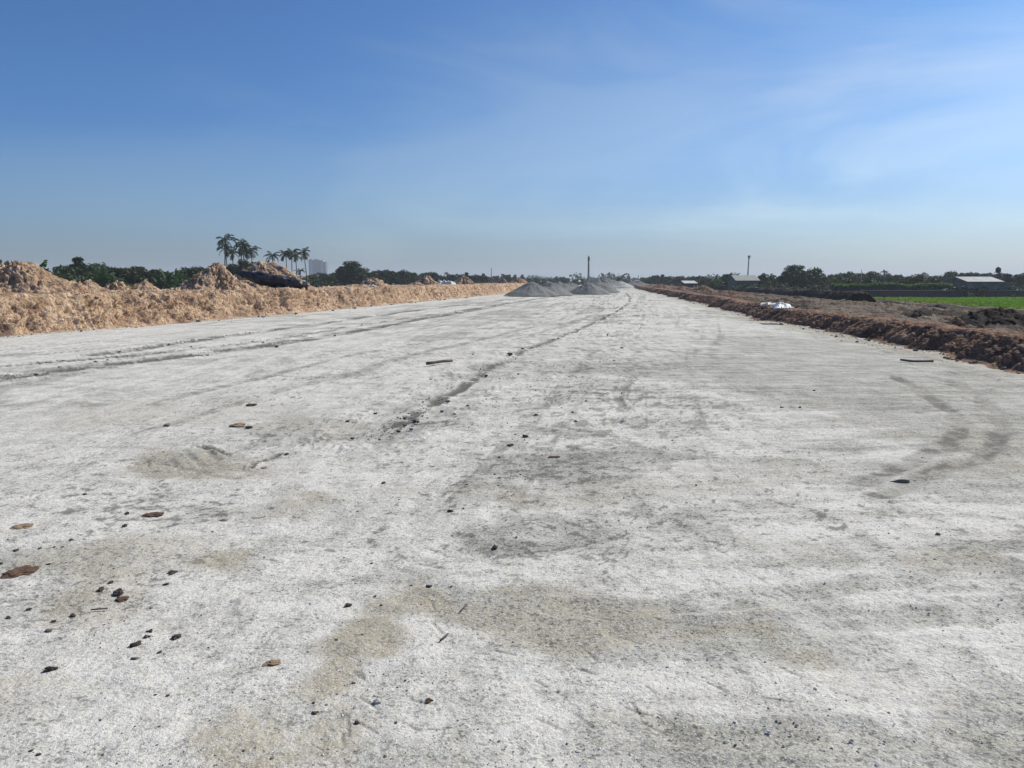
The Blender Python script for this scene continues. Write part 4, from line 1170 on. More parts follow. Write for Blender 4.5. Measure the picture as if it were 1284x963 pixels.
def lean_to(px0, px1, top, bot, Y, label):
    xc = ((px0 + px1) / 2 - 642) / FPX * Y; w = (px1 - px0) * Y / FPX; zt, zb = at(0, top, Y)[2], at(0, bot, Y - 4)[2]
    t = thing('open_shed', (xc, Y, -1.6), label, 'shed')
    m = MB(); n = 20; vs = []
    for i in range(n + 1):
        x = -w / 2 + w * i / n; b = .03 * (i % 2)
        vs += [(x, -2.2, zb + 1.6 + b), (x, 2.2, zt + 1.6 + b), (x, -2.2, zb + 1.55 + b), (x, 2.2, zt + 1.55 + b)]
    q = []
    for i in range(n): a, b = 4 * i, 4 * i + 4; q += [[a, b, b + 1, a + 1], [a + 2, a + 3, b + 3, b + 2], [a, a + 2, b + 2, b], [a + 1, b + 1, b + 3, a + 3]]
    m.add(vs, q); m.build('roof', M['wall_white'], t)
    for sx in (-1, 0, 1):
        for sy in (-1, 1):
            p = MB(); h = (zb if sy < 0 else zt) + 1.5; p.tube([(sx * (w / 2 - .3), sy * 1.9, -.2), (sx * (w / 2 - .3), sy * 1.9, h)], .07, 6); p.build('post', M['wood'], t)
    bw = MB(); bw.box((0, 1.8, (zt + 1.4) / 2), (w - .5, .12, zt + 1.3)); bw.build('back_wall', M['panel'], t)
    return t
lean_to(854, 871, 352, 355.2, 215, 'open shed with a low white lean-to roof, at the far end of the tree line')
def far_building(px0, px1, top, Y, label, d=14, roofm='wall_white', wallm='wall_grey'):
    xc = ((px0 + px1) / 2 - 642) / FPX * Y; w = (px1 - px0) * Y / FPX; h = at(0, top, Y)[2] + 1.5
    t = thing('warehouse', (xc, Y, -1.5), label, 'building')
    m = MB(); m.box((0, 0, h * .36), (w * .97, d, h * .72)); m.build('wall', M[wallm], t)
    r = MB(); hw = w / 2
    v = [(-hw, -d * .55, h * .70), (hw, -d * .55, h * .70), (hw, 0, h), (-hw, 0, h), (hw, d * .55, h * .70), (-hw, d * .55, h * .70)]
    v = v + [(a, b, c - .12) for a, b, c in v]
    r.add(v, [[0, 1, 2, 3], [3, 2, 4, 5], [6, 9, 8, 7], [9, 11, 10, 8], [0, 6, 7, 1], [5, 4, 10, 11], [0, 3, 9, 6], [3, 5, 11, 9], [1, 7, 8, 2], [2, 8, 10, 4]]); r.build('roof', M[roofm], t)
    dr = MB(); dr.box((w * .2, -d / 2 - .05, h * .22), (w * .12, .12, h * .44)); dr.build('door', M['dark_steel'], t)
    return t
far_building(674, 683, 351.6, 470, 'small far building with a white roof behind the first gravel piles')
far_building(690, 697, 352.4, 460, 'low far building with a bright white roof, second behind the gravel piles')
far_building(714, 729, 351.5, 560, 'far pale-roofed building between the two groups of gravel piles', 20)
far_building(718.5, 720.5, 353, 440, 'narrow white hut between the two groups of gravel piles', 4, 'wall_white', 'wall_white')
far_building(756, 770, 350.5, 620, 'far grey building behind the tallest gravel pile', 20, 'roof_olive')
far_building(781, 800, 351.2, 600, 'farthest long grey building where the road bends away', 20, 'roof_grey')
far_building(1150, 1158, 353.0, 205, 'tiny white-roofed hut among the trees over the fence', 5)
far_building(1172, 1182, 352.0, 200, 'small pale-roofed hut beside the corrugated shed', 5, 'roof_grey')

# hazy tower far behind
Yt = 1500
xt = (401.5 - 642) / FPX * Yt; zt0 = -1.6
tw = thing('apartment_tower', (xt, Yt, zt0), 'distant hazy grey apartment tower with a paler stair end', 'tower')
ht = at(0, 326, Yt)[2] + 1.6
m = MB(); m.box((-5.0, 0, ht / 2), (22, 16, ht)); m.build('tower_block', M['tower'], tw)
m = MB(); m.box((-11, -1, ht / 2 + 1), (5, 15.5, ht + 1.6)); m.build('stair_core', M['concrete'], tw)
m = MB(); m.box((9.0, 1, ht * .49), (4.6, 15, ht * .98)); m.build('side_block', M['concrete'], tw)
m = MB(); m.box((14.0, 2, ht * .46), (4.4, 14, ht * .92)); m.build('end_block', M['tower'], tw)
m = MB(); m.box((-3.0, 1, ht + 1.0), (6, 6, 2.0)); m.build('lift_house', M['concrete'], tw)

# brick wall on the far side of the rice field
Yw = 137.5
wt = thing('brick_wall', (94, Yw, -1.6), 'long dark brick wall along the far side of the rice field', 'wall')
m = MB(); m.box((0, 0, .62), (64, .22, 1.7)); m.build('wall', M['brick'], wt)
m = MB(); m.box((0, 0, 1.50), (64.1, .34, .07)); m.build('coping', M['concrete'], wt)
for k in range(17):
    p = MB(); p.box((-31.7 + k * 3.96, -.14, .66), (.30, .12, 1.6)); p.build('pier', M['brick'], wt)
fx0, fx1, Yf = (1040 - 642) / FPX * 141, (1190 - 642) / FPX * 141, 141.0
ft = thing('sheet_fence', ((fx0 + fx1) / 2, Yf, -1.6), 'dark sheet fence overgrown with vines on its top', 'fence')
m = MB(); L = fx1 - fx0
vs = []; n = 150
for i in range(n + 1):
    x = -L / 2 + L * i / n; b = .03 * (i % 2)
    vs += [(x, b, -.2), (x, b, 2.35)]
m.add(vs, [[2 * i, 2 * i + 2, 2 * i + 3, 2 * i + 1] for i in range(n)])
vs2 = [(a, b + .012, c) for a, b, c in vs]; m.add(vs2, [[2 * i, 2 * i + 1, 2 * i + 3, 2 * i + 2] for i in range(n)])
m.build('sheeting', M['panel'], ft)
for k in range(9):
    p = MB(); p.tube([(-L / 2 + L * k / 8, -.10, -.2), (-L / 2 + L * k / 8, -.10, 2.55)], .045, 6); p.build('post', M['grey_wood'], ft)
rg = np.random.default_rng(5); n = 7000
c = np.stack([rg.uniform(-L / 2, L / 2, n), rg.normal(0, .35, n), 2.25 + .40 * rg.random(n)], 1)
c[:, 2] += .20 * fbm2(c[:, 0] * .5, c[:, 0] * 0, 3, 3); hang = rg.random(n) < .22; c[hang, 2] -= rg.random(hang.sum()) * 1.3 * (fbm2(c[hang, 0] * .35, c[hang, 0] * 0, 2, 5) > .1); c[hang, 1] = -.15 - .12 * rg.random(hang.sum())
v = leaf_quads(c, .9, np.full(n, .20), rg)
vo = link('vines', mesh_np('vines', v, np.arange(len(v)).reshape(-1, 4), False), M['vine'], ft)

# ------------------------------------------------------------------ MASTS, POLES, STAKES, TANK
def pole(name, px, top, Y, r, label, cat, parts=None, mat='steel', lean=0., zb=None, base=1.0):
    x, y, zt = at(px, top, Y)
    zb = (-1.6 if zb is None else zb); h = zt - zb
    t = thing(name, (x, y, zb), label, cat)
    m = MB(); m.tube([(0, 0, -.4), (lean * .5, 0, h * .5), (lean, 0, h)], [r * base, r * (base + .8) / 2, r * .8], 10); m.build('pole', M[mat], t, True)
    if parts: parts(t, h, lean)
    return t
def mast_head(t, h, l):
    m = MB(); m.tube([(l, 0, h * .86), (l, 0, h * .98)], .42, 8); m.tube([(l, 0, h * .98), (l, 0, h * 1.03)], [.30, .10], 8); m.build('antenna_cluster', M['dark_steel'], t)
    b = MB(); b.box((0, 0, .4), (1.6, 1.2, 1.6)); b.build('base_cabinet', M['dark_steel'], t)
pole('mast', 738.3, 321.5, 290, .42, 'tall grey mast with a dark head rising behind the gravel piles', 'mast', mast_head, 'steel', zb=-1.2)
def flood_head(t, h, l):
    m = MB(); m.tube([(l, 0, h - .75), (l, 0, h - .1), (l, 0, h)], [.16, .34, .36], 10); m.build('lamp_head', M['concrete'], t)
pole('chimney_pole', 938, 320.5, 182, .17, 'slim pale pole with a flared top behind the olive-roofed house', 'pole', flood_head, 'concrete', lean=.25)
pole('utility_pole', 616, 336, 300, .16, 'thin pole above the far trees before the gravel piles', 'pole', None, 'grey_wood')
pole('utility_pole', 766.5, 345.5, 380, .18, 'thin pole standing between the tallest gravel pile and the excavator', 'pole', None, 'grey_wood')
pole('utility_pole', 800.5, 345, 360, .17, 'short thin pole behind the far greenish heap', 'pole', None, 'grey_wood')
pole('utility_pole', 803.5, 346.5, 364, .14, 'shorter twin of the thin pole behind the greenish heap', 'pole', None, 'grey_wood')
pole('utility_pole', 1080.5, 338, 150, .07, 'slim pale pole at the corner of the vine-topped fence', 'pole', None, 'concrete')
pole('utility_pole', 1195.5, 342, 200, .11, 'short dark post over the pale shed roof', 'pole', None, 'dark_steel')
def stake(px, base, top, zg, label, r=.035, lean=0.0):
    x, y = gp(px, base, zg); h = (base - top) * y / FPX
    t = MB(); rd = random.Random(int(px)); pts = [(0, 0, -.2), (lean * .4 + .02, .01, h * .5), (lean, 0, h)]
    t.tube(pts, [r, r * .9, r * .75], 7)
    o = t.build('stake', M['grey_wood'], None, True); o.location = (x, y, zg)
    tag(o, label, 'stake')
stake(1134, 383.5, 375.5, -1.45, 'thin grey stake at the edge of the rice field', .05, .12)
stake(1193.5, 394, 386, -1.0, 'short thick stake beside the small mud heap', .05, -.04)
stake(1011, 369.5, 362, -1.2, 'thin stake in front of the dark mud ridge', .05, .05)
stake(1179, 411, 406, .28, 'stubby dark stake on the reddish bank', .03, 0.02)
# water tank on a stand
x, y, z = at(1251.5, 341.8, 172)
tk = thing('water_tank', (x, y, -1.6), 'black water tank on a steel stand above the trees', 'water tank')
h = z + 1.6
m = MB(); m.tube([(0, 0, h + .02), (0, 0, h + .15), (0, 0, h + .9), (0, 0, h + 1.0), (0, 0, h + 1.12), (0, 0, h + 1.16)], [.48, .54, .54, .50, .22, .20], 20); m.build('tank', M['tank'], tk, True)
m = MB(); m.tube([(0, 0, h + 1.16), (0, 0, h + 1.25)], [.22, .20], 12); m.build('lid', M['tank'], tk, True)
for sx in (-1, 1):
    for sy in (-1, 1):
        p = MB(); p.tube([(sx * .62, sy * .62, -.2), (sx * .5, sy * .5, h - .04)], .05, 6); p.build('leg', M['steel'], tk)
m = MB(); m.box((0, 0, h - .02), (1.25, 1.25, .06)); m.build('platform', M['steel'], tk)

# ------------------------------------------------------------------ EXCAVATOR far down the road
def excavator():
    Y = 235; x = (772.5 - 642) / FPX * Y
    t = thing('excavator', (x, Y, 0), 'dark excavator with its arm folded at the far end of the road', 'excavator', None, R(-20))
    for s in (-1, 1):
        m = MB(); ys = [-1.5, -1.35, 1.35, 1.5]
        prof = [(-1.6, .45), (-1.35, .1), (1.35, .1), (1.6, .45), (1.35, .8), (-1.35, .8)]
        v = [(a, s * 1.0 - .22, b) for a, b in prof] + [(a, s * 1.0 + .22, b) for a, b in prof]
        m.add(v, [[i, (i + 1) % 6, (i + 1) % 6 + 6, i + 6] for i in range(6)] + [[0, 5, 4, 1], [1, 4, 3, 2], [6, 7, 10, 11], [7, 8, 9, 10]]); tr = m.build('track', M['dark_steel'], t)
        for k in range(4):
            w = MB(); w.tube([(-1.05 + k * .7, s * 1.0 - .25, .42), (-1.05 + k * .7, s * 1.0 + .25, .42)], .2, 10); w.build('roller', M['steel'], tr)
    m = MB(); m.box((-.4, 0, 1.25), (2.6, 2.1, .9), taper=.95); m.box((-1.5, 0, 1.35), (.5, 2.0, .8), taper=.9); m.build('body', M['yellow_paint'], t)
    m = MB(); m.box((.35, .62, 1.95), (1.2, .85, 1.35), taper=.88); cab = m.build('cab', M['yellow_paint'], t)
    m = MB(); m.box((.88, .62, 2.1), (.12, .66, .8)); m.box((.35, 1.02, 2.1), (.9, .06, .75)); m.build('window', M['glass'], cab)
    m = MB(); m.tube([(.7, -.1, 1.5), (1.7, -.1, 3.1), (2.9, -.1, 3.7), (3.7, -.1, 3.4)], [.24, .26, .22, .16], 4); m.build('boom', M['yellow_paint'], t)
    m = MB(); m.tube([(3.5, -.1, 3.7), (3.9, -.1, 2.5), (4.05, -.1, 1.6)], [.20, .17, .12], 4); m.build('arm', M['dark_steel'], t)
    m = MB(); m.tube([(1.0, -.1, 1.4), (2.2, -.1, 3.2)], .07, 6); m.build('hydraulic_ram', M['steel'], t)
    m = MB(); v = []
    pr = [(3.9, 1.6), (4.3, 1.3), (4.2, .7), (3.7, .55), (3.3, .8), (3.55, 1.0), (3.75, 1.15)]
    v = [(a, -.6, b) for a, b in pr] + [(a, .4, b) for a, b in pr]; k = len(pr)
    m.add(v, [[i, (i + 1) % k, (i + 1) % k + k, i + k] for i in range(k)], [[0, i + 1, i] for i in range(1, k - 1)] + [[k, k + i, k + i + 1] for i in range(1, k - 1)]); m.build('bucket', M['dark_steel'], t)
excavator()

# ------------------------------------------------------------------ BLACK PLASTIC ROLL, BUNDLES, SACKS, WHITE SHEETS
def lumpy_tube(name, pts, rads, mat, seed, squash=.8, n=40, seg=120, folds=.07):
    P = np.array(pts, float); s = np.linspace(0, len(P) - 1, seg)
    c = np.stack([np.interp(s, range(len(P)), P[:, k]) for k in range(3)], 1); r = np.interp(s, range(len(P)), rads)
    for _ in range(12):
        c[1:-1] = (c[:-2] + c[1:-1] * 2 + c[2:]) / 4; r[1:-1] = (r[:-2] + r[1:-1] * 2 + r[2:]) / 4
    d = np.gradient(c, axis=0); d /= np.linalg.norm(d, axis=1, keepdims=True)
    a = np.cross(d, [0, 0, 1.0]); a /= np.linalg.norm(a, axis=1, keepdims=True); b = np.cross(a, d)
    A = np.linspace(0, 2 * np.pi, n, endpoint=False)
    S, AA = np.meshgrid(np.arange(seg), A, indexing='ij')
    ringp = np.stack([np.cos(AA), np.sin(AA), S * .06], -1).reshape(-1, 3)
    f = 1 + folds * 2.2 * fbm3(ringp * np.array([1.2, 1.2, .9]), 4, seed) + folds * np.abs(fbm3(ringp * np.array([3.0, 3.0, .7]) + 4, 3, seed + 5))
    rr = (r[S].ravel() * f).reshape(-1, 1)
    v = c[S].reshape(-1, 3) + rr * (np.cos(AA).reshape(-1, 1) * a[S].reshape(-1, 3) + squash * np.sin(AA).reshape(-1, 1) * b[S].reshape(-1, 3))
    q = grid_faces(seg, n, True)
    v = np.concatenate([v, c[:1], c[-1:]]); N = seg * n
    tri = [[N, (j + 1) % n, j] for j in range(n)] + [[N + 1, (seg - 1) * n + j, (seg - 1) * n + (j + 1) % n] for j in range(n)]
    o0 = v[:N].mean(0); o0[2] = v[:, 2].min(); v = v - o0
    o = link(name, mesh_np(name, v, [q, np.array(tri)], True), mat); o.location = tuple(o0)
    return o
xb, yb = on_bank(345, 1.9)
p0 = at(298, 341.5, yb + 1.0); p1 = at(312, 345.0, yb + .6); p2 = at(330, 350.0, yb + .2); p3 = at(350, 353.5, yb); p4 = at(372, 356.5, yb); p5 = at(386, 358.5, yb + .1)
o = lumpy_tube('plastic_roll', [p0, p1, p2, p3, p4, p5], [.14, .27, .38, .40, .34, .22], M['black_sheet'], 71, .8, 48, 150, .13)
tag(o, 'long black plastic roll slumped along the foot of the pale mound', 'plastic roll')
xs, ys_ = on_bank(397, 1.7)
q0 = at(389, 361, ys_); q1 = at(397, 360, ys_); q2 = at(407, 361.5, ys_)
o = lumpy_tube('plastic_bundle', [q0, q1, q2], [.08, .20, .07], M['black_sheet'], 75, .8, 28, 50, .12); tag(o, 'crumpled black plastic bundle lying past the end of the long roll', 'plastic bundle')
for i, (px, py, r, lab, mt) in enumerate([(348, 361.5, .13, 'small black plastic scrap below the middle of the long roll', 'black_sheet'), (357, 362, .10, 'dark scrap at the foot of the long black roll, beside the small scrap', 'black_sheet'),
                                    (378, 361.5, .17, 'brown sack slumped at the thin end of the black roll', 'bottle'), (383.5, 357.0, .12, 'pale sack standing at the thin end of the black roll', 'concrete')]):
    xx, yy = on_bank(px, 1.35); a = at(px - 5, py + .6, yy); b = at(px, py, yy); c_ = at(px + 5, py + .8, yy)
    o = lumpy_tube('plastic_scrap' if mt == 'black_sheet' else 'sack', [a, b, c_], [r * .4, r, r * .4], M[mt], 80 + i, .8, 22, 36, .13); tag(o, lab, 'plastic scrap' if mt == 'black_sheet' else 'sack')
def crumpled_sheet(cx, cy, cz, L, Wd, hgt, label, seed, rz=0., cat='white sheet', name='plastic_sheet'):
    n1, n2 = 90, 46
    U, V_ = np.meshgrid(np.linspace(-1, 1, n1), np.linspace(-1, 1, n2), indexing='ij')
    wob = 1 + .3 * fbm2(U * 1.5 + seed, V_ * 1.5, 3, seed)
    x, y = U * L / 2 * (1 + .1 * fbm2(V_ * 2, U * 0 + seed, 2, seed + 1)), V_ * Wd / 2 * wob
    ridge = np.abs(fbm2(x * 1.6 + seed * 3, y * 2.2, 5, seed + 2))
    z = hgt * (np.clip(1 - U ** 2, 0, 1) ** .5) * (np.clip(1 - V_ ** 2, 0, 1) ** .6) * (.35 + 1.1 * ridge) + .02
    v = np.stack([x.ravel(), y.ravel(), z.ravel()], 1); q = grid_faces(n1, n2); N = len(v)
    lo = v - np.array([0, 0, .025])
    rim = [i * n2 for i in range(n1)] + [(n1 - 1) * n2 + j for j in range(1, n2)] + [i * n2 + n2 - 1 for i in range(n1 - 2, -1, -1)] + [j for j in range(n2 - 2, 0, -1)]
    side = [[rim[i], rim[i] + N, rim[(i + 1) % len(rim)] + N, rim[(i + 1) % len(rim)]] for i in range(len(rim))]
    o = link(name, mesh_np(name, np.concatenate([v, lo]), [q, q[:, ::-1] + N, np.array(side)], True), M['white_sheet'])
    o.location = (cx, cy, cz); o.rotation_euler = (0, 0, rz); return tag(o, label, cat)
xx, yy = on_bank(559, 1.6); crumpled_sheet(xx, yy, LZ + .02, 26 * yy / FPX, 1.6, .55, 'crumpled white sheet on the tan bank between the two pointed mounds', 5)
xx, yy = on_bank(468, 1.0); crumpled_sheet(xx, yy, LZ + .02, 10 * yy / FPX, .4, .15, 'small white scrap at the foot of the brownish mound', 6)
xx, yy = gp(981, 386.2, .60); crumpled_sheet(xx, yy, .60, 19 * yy / FPX * 1.15, .8, .16, 'bulky crumpled white sack on the edge of the shaded bank', 7, R(-8), 'sack', 'sack')
xx, yy = gp(964, 382.2, .60); crumpled_sheet(xx, yy, .60, 17 * yy / FPX * 1.15, .5, .13, 'flatter white sheet trailing from the bulky white sack', 8, R(-25))

# ------------------------------------------------------------------ STONES, CLAY LUMPS AND STICKS ON THE ROAD
def rock_mesh(name, seed, flat=.7, sub=3):
    bm = bmesh.new(); bmesh.ops.create_icosphere(bm, subdivisions=sub, radius=.5)
    v = np.array([w.co[:] for w in bm.verts])
    d = 1 + .55 * fbm3(v * 2.4, 3, seed) + .22 * fbm3(v * 7, 3, seed + 3)
    f1, f2, c = worley(v * 2.4, seed); d *= .85 + .35 * c
    v = v * d[:, None] * np.array([1, .78, flat])
    for w, c_ in zip(bm.verts, v): w.co = c_
    me = bpy.data.meshes.new(name); bm.to_mesh(me); bm.free()
    return me
ROCKS = [rock_mesh('stone', 700 + i, f) for i, f in enumerate((.75, .6, .85, .7, .5))]
FLAT = [rock_mesh('clay_lump', 720 + i, f) for i, f in enumerate((.22, .28, .2))]
_rr = random.Random(5)
_mcache = {}
def rock(px, py, wpx, mat, label, flat=False, group=None, rot=None, asp=1.0, name=None, cat=None, z=0.0):
    x, y = gp(px, py, z); w = wpx * y / FPX
    i = _rr.randrange(len(FLAT if flat else ROCKS)); key = (flat, i, mat)
    if key not in _mcache:
        me = (FLAT if flat else ROCKS)[i].copy(); me.materials.append(M[mat]); _mcache[key] = me
    nm = name or ('clay_lump' if flat else 'stone')
    me = _mcache[key]; o = bpy.data.objects.new(nm, me); COL.objects.link(o)
    w *= .78; o.scale = (w, w * asp, w * (.9 if flat else .8)); o.location = (x, y, (float(ROADH(x, y)[0]) if z == 0 else z) + w * (.03 if flat else .13))
    o.rotation_euler = (0, 0, _rr.uniform(0, 6.28) if rot is None else rot)
    return tag(o, label, cat or ('clay lump' if flat else 'stone'), group)
rock(27, 717, 40, 'brown_stone', 'largest flat brown clay lump, beside the road front corner', True, rot=.35, asp=1.2)
rock(152, 749, 23, 'brown_stone', 'long brown clay lump with two dark stones just behind it', True, rot=.4)
rock(148, 743, 16, 'black_stone', 'dark stone touching the long brown clay lump')
rock(139, 729, 10, 'black_stone', 'dark stone just beyond the one touching the brown clay lump')
rock(126, 739, 11, 'black_stone', 'crumbled dark stone next to the brown clay lump pair')
rock(216, 716, 12, 'black_stone', 'single dark stone far from the clay lumps, below the brown stain')
rock(208, 730, 8, 'black_stone', 'small dark stone just below the single dark stone')
rock(91, 770, 9, 'black_stone', 'upper stone of the diagonal trio of dark stones')
rock(67, 777, 7, 'black_stone', 'middle and smallest stone of the diagonal trio')
rock(61, 790, 12, 'grey_stone', 'grey stone at the lower end of the diagonal trio')
rock(188, 790, 9, 'black_stone', 'first dark stone of the short row of three')
rock(184, 797, 9, 'brown_stone', 'middle brownish stone of the short row of three')
rock(171, 807, 15, 'black_stone', 'largest dark stone ending the short row of three')
rock(221, 797, 15, 'black_stone', 'wide dark stone beside the short row of three')
rock(200, 817, 8, 'black_stone', 'small dark stone under the wide dark stone')
rock(169, 825, 10, 'grey_stone', 'thin grey stone under the largest of the row of three', asp=.6)
rock(63, 840, 18, 'black_stone', 'elongated dark stone alone on the pale gravel in the front corner', asp=.6, rot=.3)
rock(343, 831, 25, 'tan_stone', 'tan flattened clay lump beside the large brown stain', True, rot=.2)
rock(395, 896, 9, 'brown_stone', 'reddish brown stone in front of the large brown stain')
rock(443, 856, 6, 'black_stone', 'tiny dark stone inside the lower edge of the brown stain')
rock(448, 909, 8, 'black_stone', 'small dark stone nearest the camera in front of the brown stain')
rock(538, 880, 10, 'brown_stone', 'reddish crumb beside a thin crack near the camera')
rock(436, 756, 12, 'black_stone', 'dark stone on the upper rim of the large brown stain')
rock(538, 733, 8, 'black_stone', 'dark stone on the pale brown stain in the middle')
rock(621, 682, 10, 'black_stone', 'black stone alone on grey gravel in the middle of the road')
rock(565, 638, 8, 'black_stone', 'black stone above the pale patch in the middle of the road')
rock(640, 558, 10, 'black_stone', 'black stone next to the crumbled dark cluster in mid road')
rock(659, 548, 9, 'black_stone', 'crumbled dark stone just beyond the black one in mid road')
rock(695, 571, 16, 'brown_stone', 'reddish clay sliver on the road middle', True, asp=.5, rot=-.1)
rock(481, 603, 8, 'brown_stone', 'brown stone on the pale stained strip of the road')
rock(192, 643, 27, 'brown_stone', 'dark brown curved clay lump alone on the pale road', True, rot=.1, asp=.8)
rock(28, 659, 26, 'tan_stone', 'flat reddish tan clay smear near the road front corner', True, rot=.2)
rock(315, 508, 18, 'brown_stone', 'reddish clay lump farther along the road, beyond the tan one', True, rot=.1)
rock(298, 535, 24, 'tan_stone', 'light tan clay lump with dark crumbs at its side', True, asp=1.2)
rock(313, 538, 9, 'black_stone', 'dark crumb against the light tan clay lump')
rock(330, 584, 11, 'tan_stone', 'small tan clay lump under the broken dark ridge line', True)
rock(359, 568, 7, 'black_stone', 'dark stone at the tip of the broken dark ridge line')
rock(210, 534, 11, 'grey_stone', 'brownish grey stone beside the rutted patch')
rock(281, 648, 12, 'grey_stone', 'flattened grey stone past the curved clay lump', True)
rock(107, 617, 11, 'brown_stone', 'thin brown lump on the pale gravel before the curved clay lump', True, asp=.6)
rock(1131, 605, 28, 'grey_stone', 'flat dark twisted clod beside the curved tyre marks', True, asp=.11, rot=-.05)
rock(799, 810, 7, 'pale_stone', 'bright white stone by a small white mound of dust')
rock(964, 924, 7, 'pale_stone', 'pale pebble on the damp gravel near the camera')
rock(1176, 673, 7, 'black_stone', 'dark stone alone on the damp patch below the curved tyre marks')
rock(1192, 450, 13, 'tan_stone', 'brown clod at the foot of the shaded bank before the block')
rock(1220, 455, 13, 'grey_stone', 'grey squarish block at the foot of the shaded bank')
rock(45, 469, 6, 'black_stone', 'dark stone on the near rut')
rock(347, 436, 7, 'black_stone', 'dark stone on the rut below the black plastic roll')
rock(639, 445, 7, 'black_stone', 'black stone on the thin dark line along the road')
GS = 'small dark stones scattered over the road'; LS = 'small dark stone scattered on the pale road gravel'
for (px, py, w) in [(156, 657, 8), (266, 663, 4), (159, 642, 7), (89, 675, 6), (50, 686, 6), (68, 684, 5), (20, 688, 8), (581, 634, 5), (567, 668, 4), (554, 516, 6), (561, 504, 6), (587, 509, 6), (672, 522, 6), (735, 504, 5),
                    (520, 528, 8), (508, 533, 6), (500, 540, 6), (516, 537, 5), (524, 529, 6), (507, 525, 6), (442, 549, 6), (436, 528, 7), (471, 519, 5), (718, 518, 4), (722, 529, 5), (626, 571, 4), (626, 597, 4), (665, 652, 4), (634, 650, 3),
                    (1, 705, 6), (79, 684, 4), (61, 707, 6), (36, 762, 9), (10, 772, 8), (39, 942, 6), (49, 947, 7), (195, 872, 5), (210, 873, 5), (470, 745, 5), (478, 757, 5), (466, 700, 4), (393, 883, 5), (508, 854, 4), (498, 863, 3), (566, 734, 4),
                    (700, 425, 4), (655, 438, 4), (762, 420, 3), (780, 437, 4), (770, 452, 4), (610, 470, 5), (593, 445, 3), (650, 468, 4), (540, 475, 4), (570, 520, 4), (1021, 491, 4), (1003, 512, 6), (980, 512, 5), (873, 609, 4), (212, 432, 4),
                    (260, 447, 5), (150, 441, 5), (240, 436, 4), (135, 452, 4), (330, 430, 4), (420, 420, 4), (480, 410, 3), (180, 450, 5), (75, 461, 6), (120, 455, 5)]:
    rock(px, py, w, 'black_stone', LS, False, GS)
GB = 'clods fallen at the foot of the tan bank'; LB = 'tan clod fallen at the foot of the pale tan bank'
for k in range(46):
    y = _rr.uniform(17, 75); x = float(XL(y)) + _rr.uniform(.0, .9); px = 642 + FPX * x / y
    w = _rr.uniform(.05, .16)
    o = rock(0 + 600, 600, 10, _rr.choice(['tan_stone', 'tan_stone', 'brown_stone', 'grey_stone']), LB, False, GB, name='clod', cat='clod')
    o.location = (x, y, float(ROADH(x, y)[0]) + w * .2); o.scale = (w, w * .8, w * .9)
GR = 'clods fallen at the foot of the shaded bank'; LR = 'reddish clod fallen at the foot of the shaded dark bank'
for k in range(46):
    y = _rr.uniform(12.5, 60); x = float(XR(y)) - _rr.uniform(-.05, .55)
    w = _rr.uniform(.04, .13)
    o = rock(0 + 600, 600, 10, _rr.choice(['tan_stone', 'brown_stone', 'brown_stone', 'grey_stone']), LR, False, GR, name='clod', cat='clod')
    o.location = (x, y, float(ROADH(x, y)[0]) + w * .2); o.scale = (w, w * .8, w * .9)
def stick(pts, r, mat, label):
    P = [gp(*p) for p in pts]; c = np.mean(P, 0)
    m = MB(); rd = random.Random(int(pts[0][0]))
    Q = [(p[0] - c[0], p[1] - c[1], r * (.9 + .8 * rd.random()) + .01) for p in P]
    m.tube(Q, [r * (.7 + .5 * rd.random()) for _ in Q], 8)
    o = m.build('stick', M[mat], None, True); o.location = (c[0], c[1], float(ROADH(c[0], c[1])[0]) - .004); tag(o, label, 'stick')
stick([(535, 458), (545, 457.2), (556, 456), (567, 455.2)], .035, 'wood', 'short brown stick lying across the road middle')
stick([(1129, 454.5), (1140, 455.5), (1148, 456.5), (1158, 456), (1170, 456.2)], .026, 'grey_wood', 'bent grey stick on the road near the shaded bank')
stick([(114, 765), (124, 764), (135, 764)], .004, 'grey_wood', 'thin dark twig on the pale gravel near the brown clay lumps')
stick([(577, 768), (581, 764), (585, 759)], .004, 'grey_wood', 'tiny dark twig on the pale brown stain')
stick([(552, 804), (557, 800), (562, 796)], .004, 'grey_wood', 'tiny dark twig nearer the camera than the one on the stain')
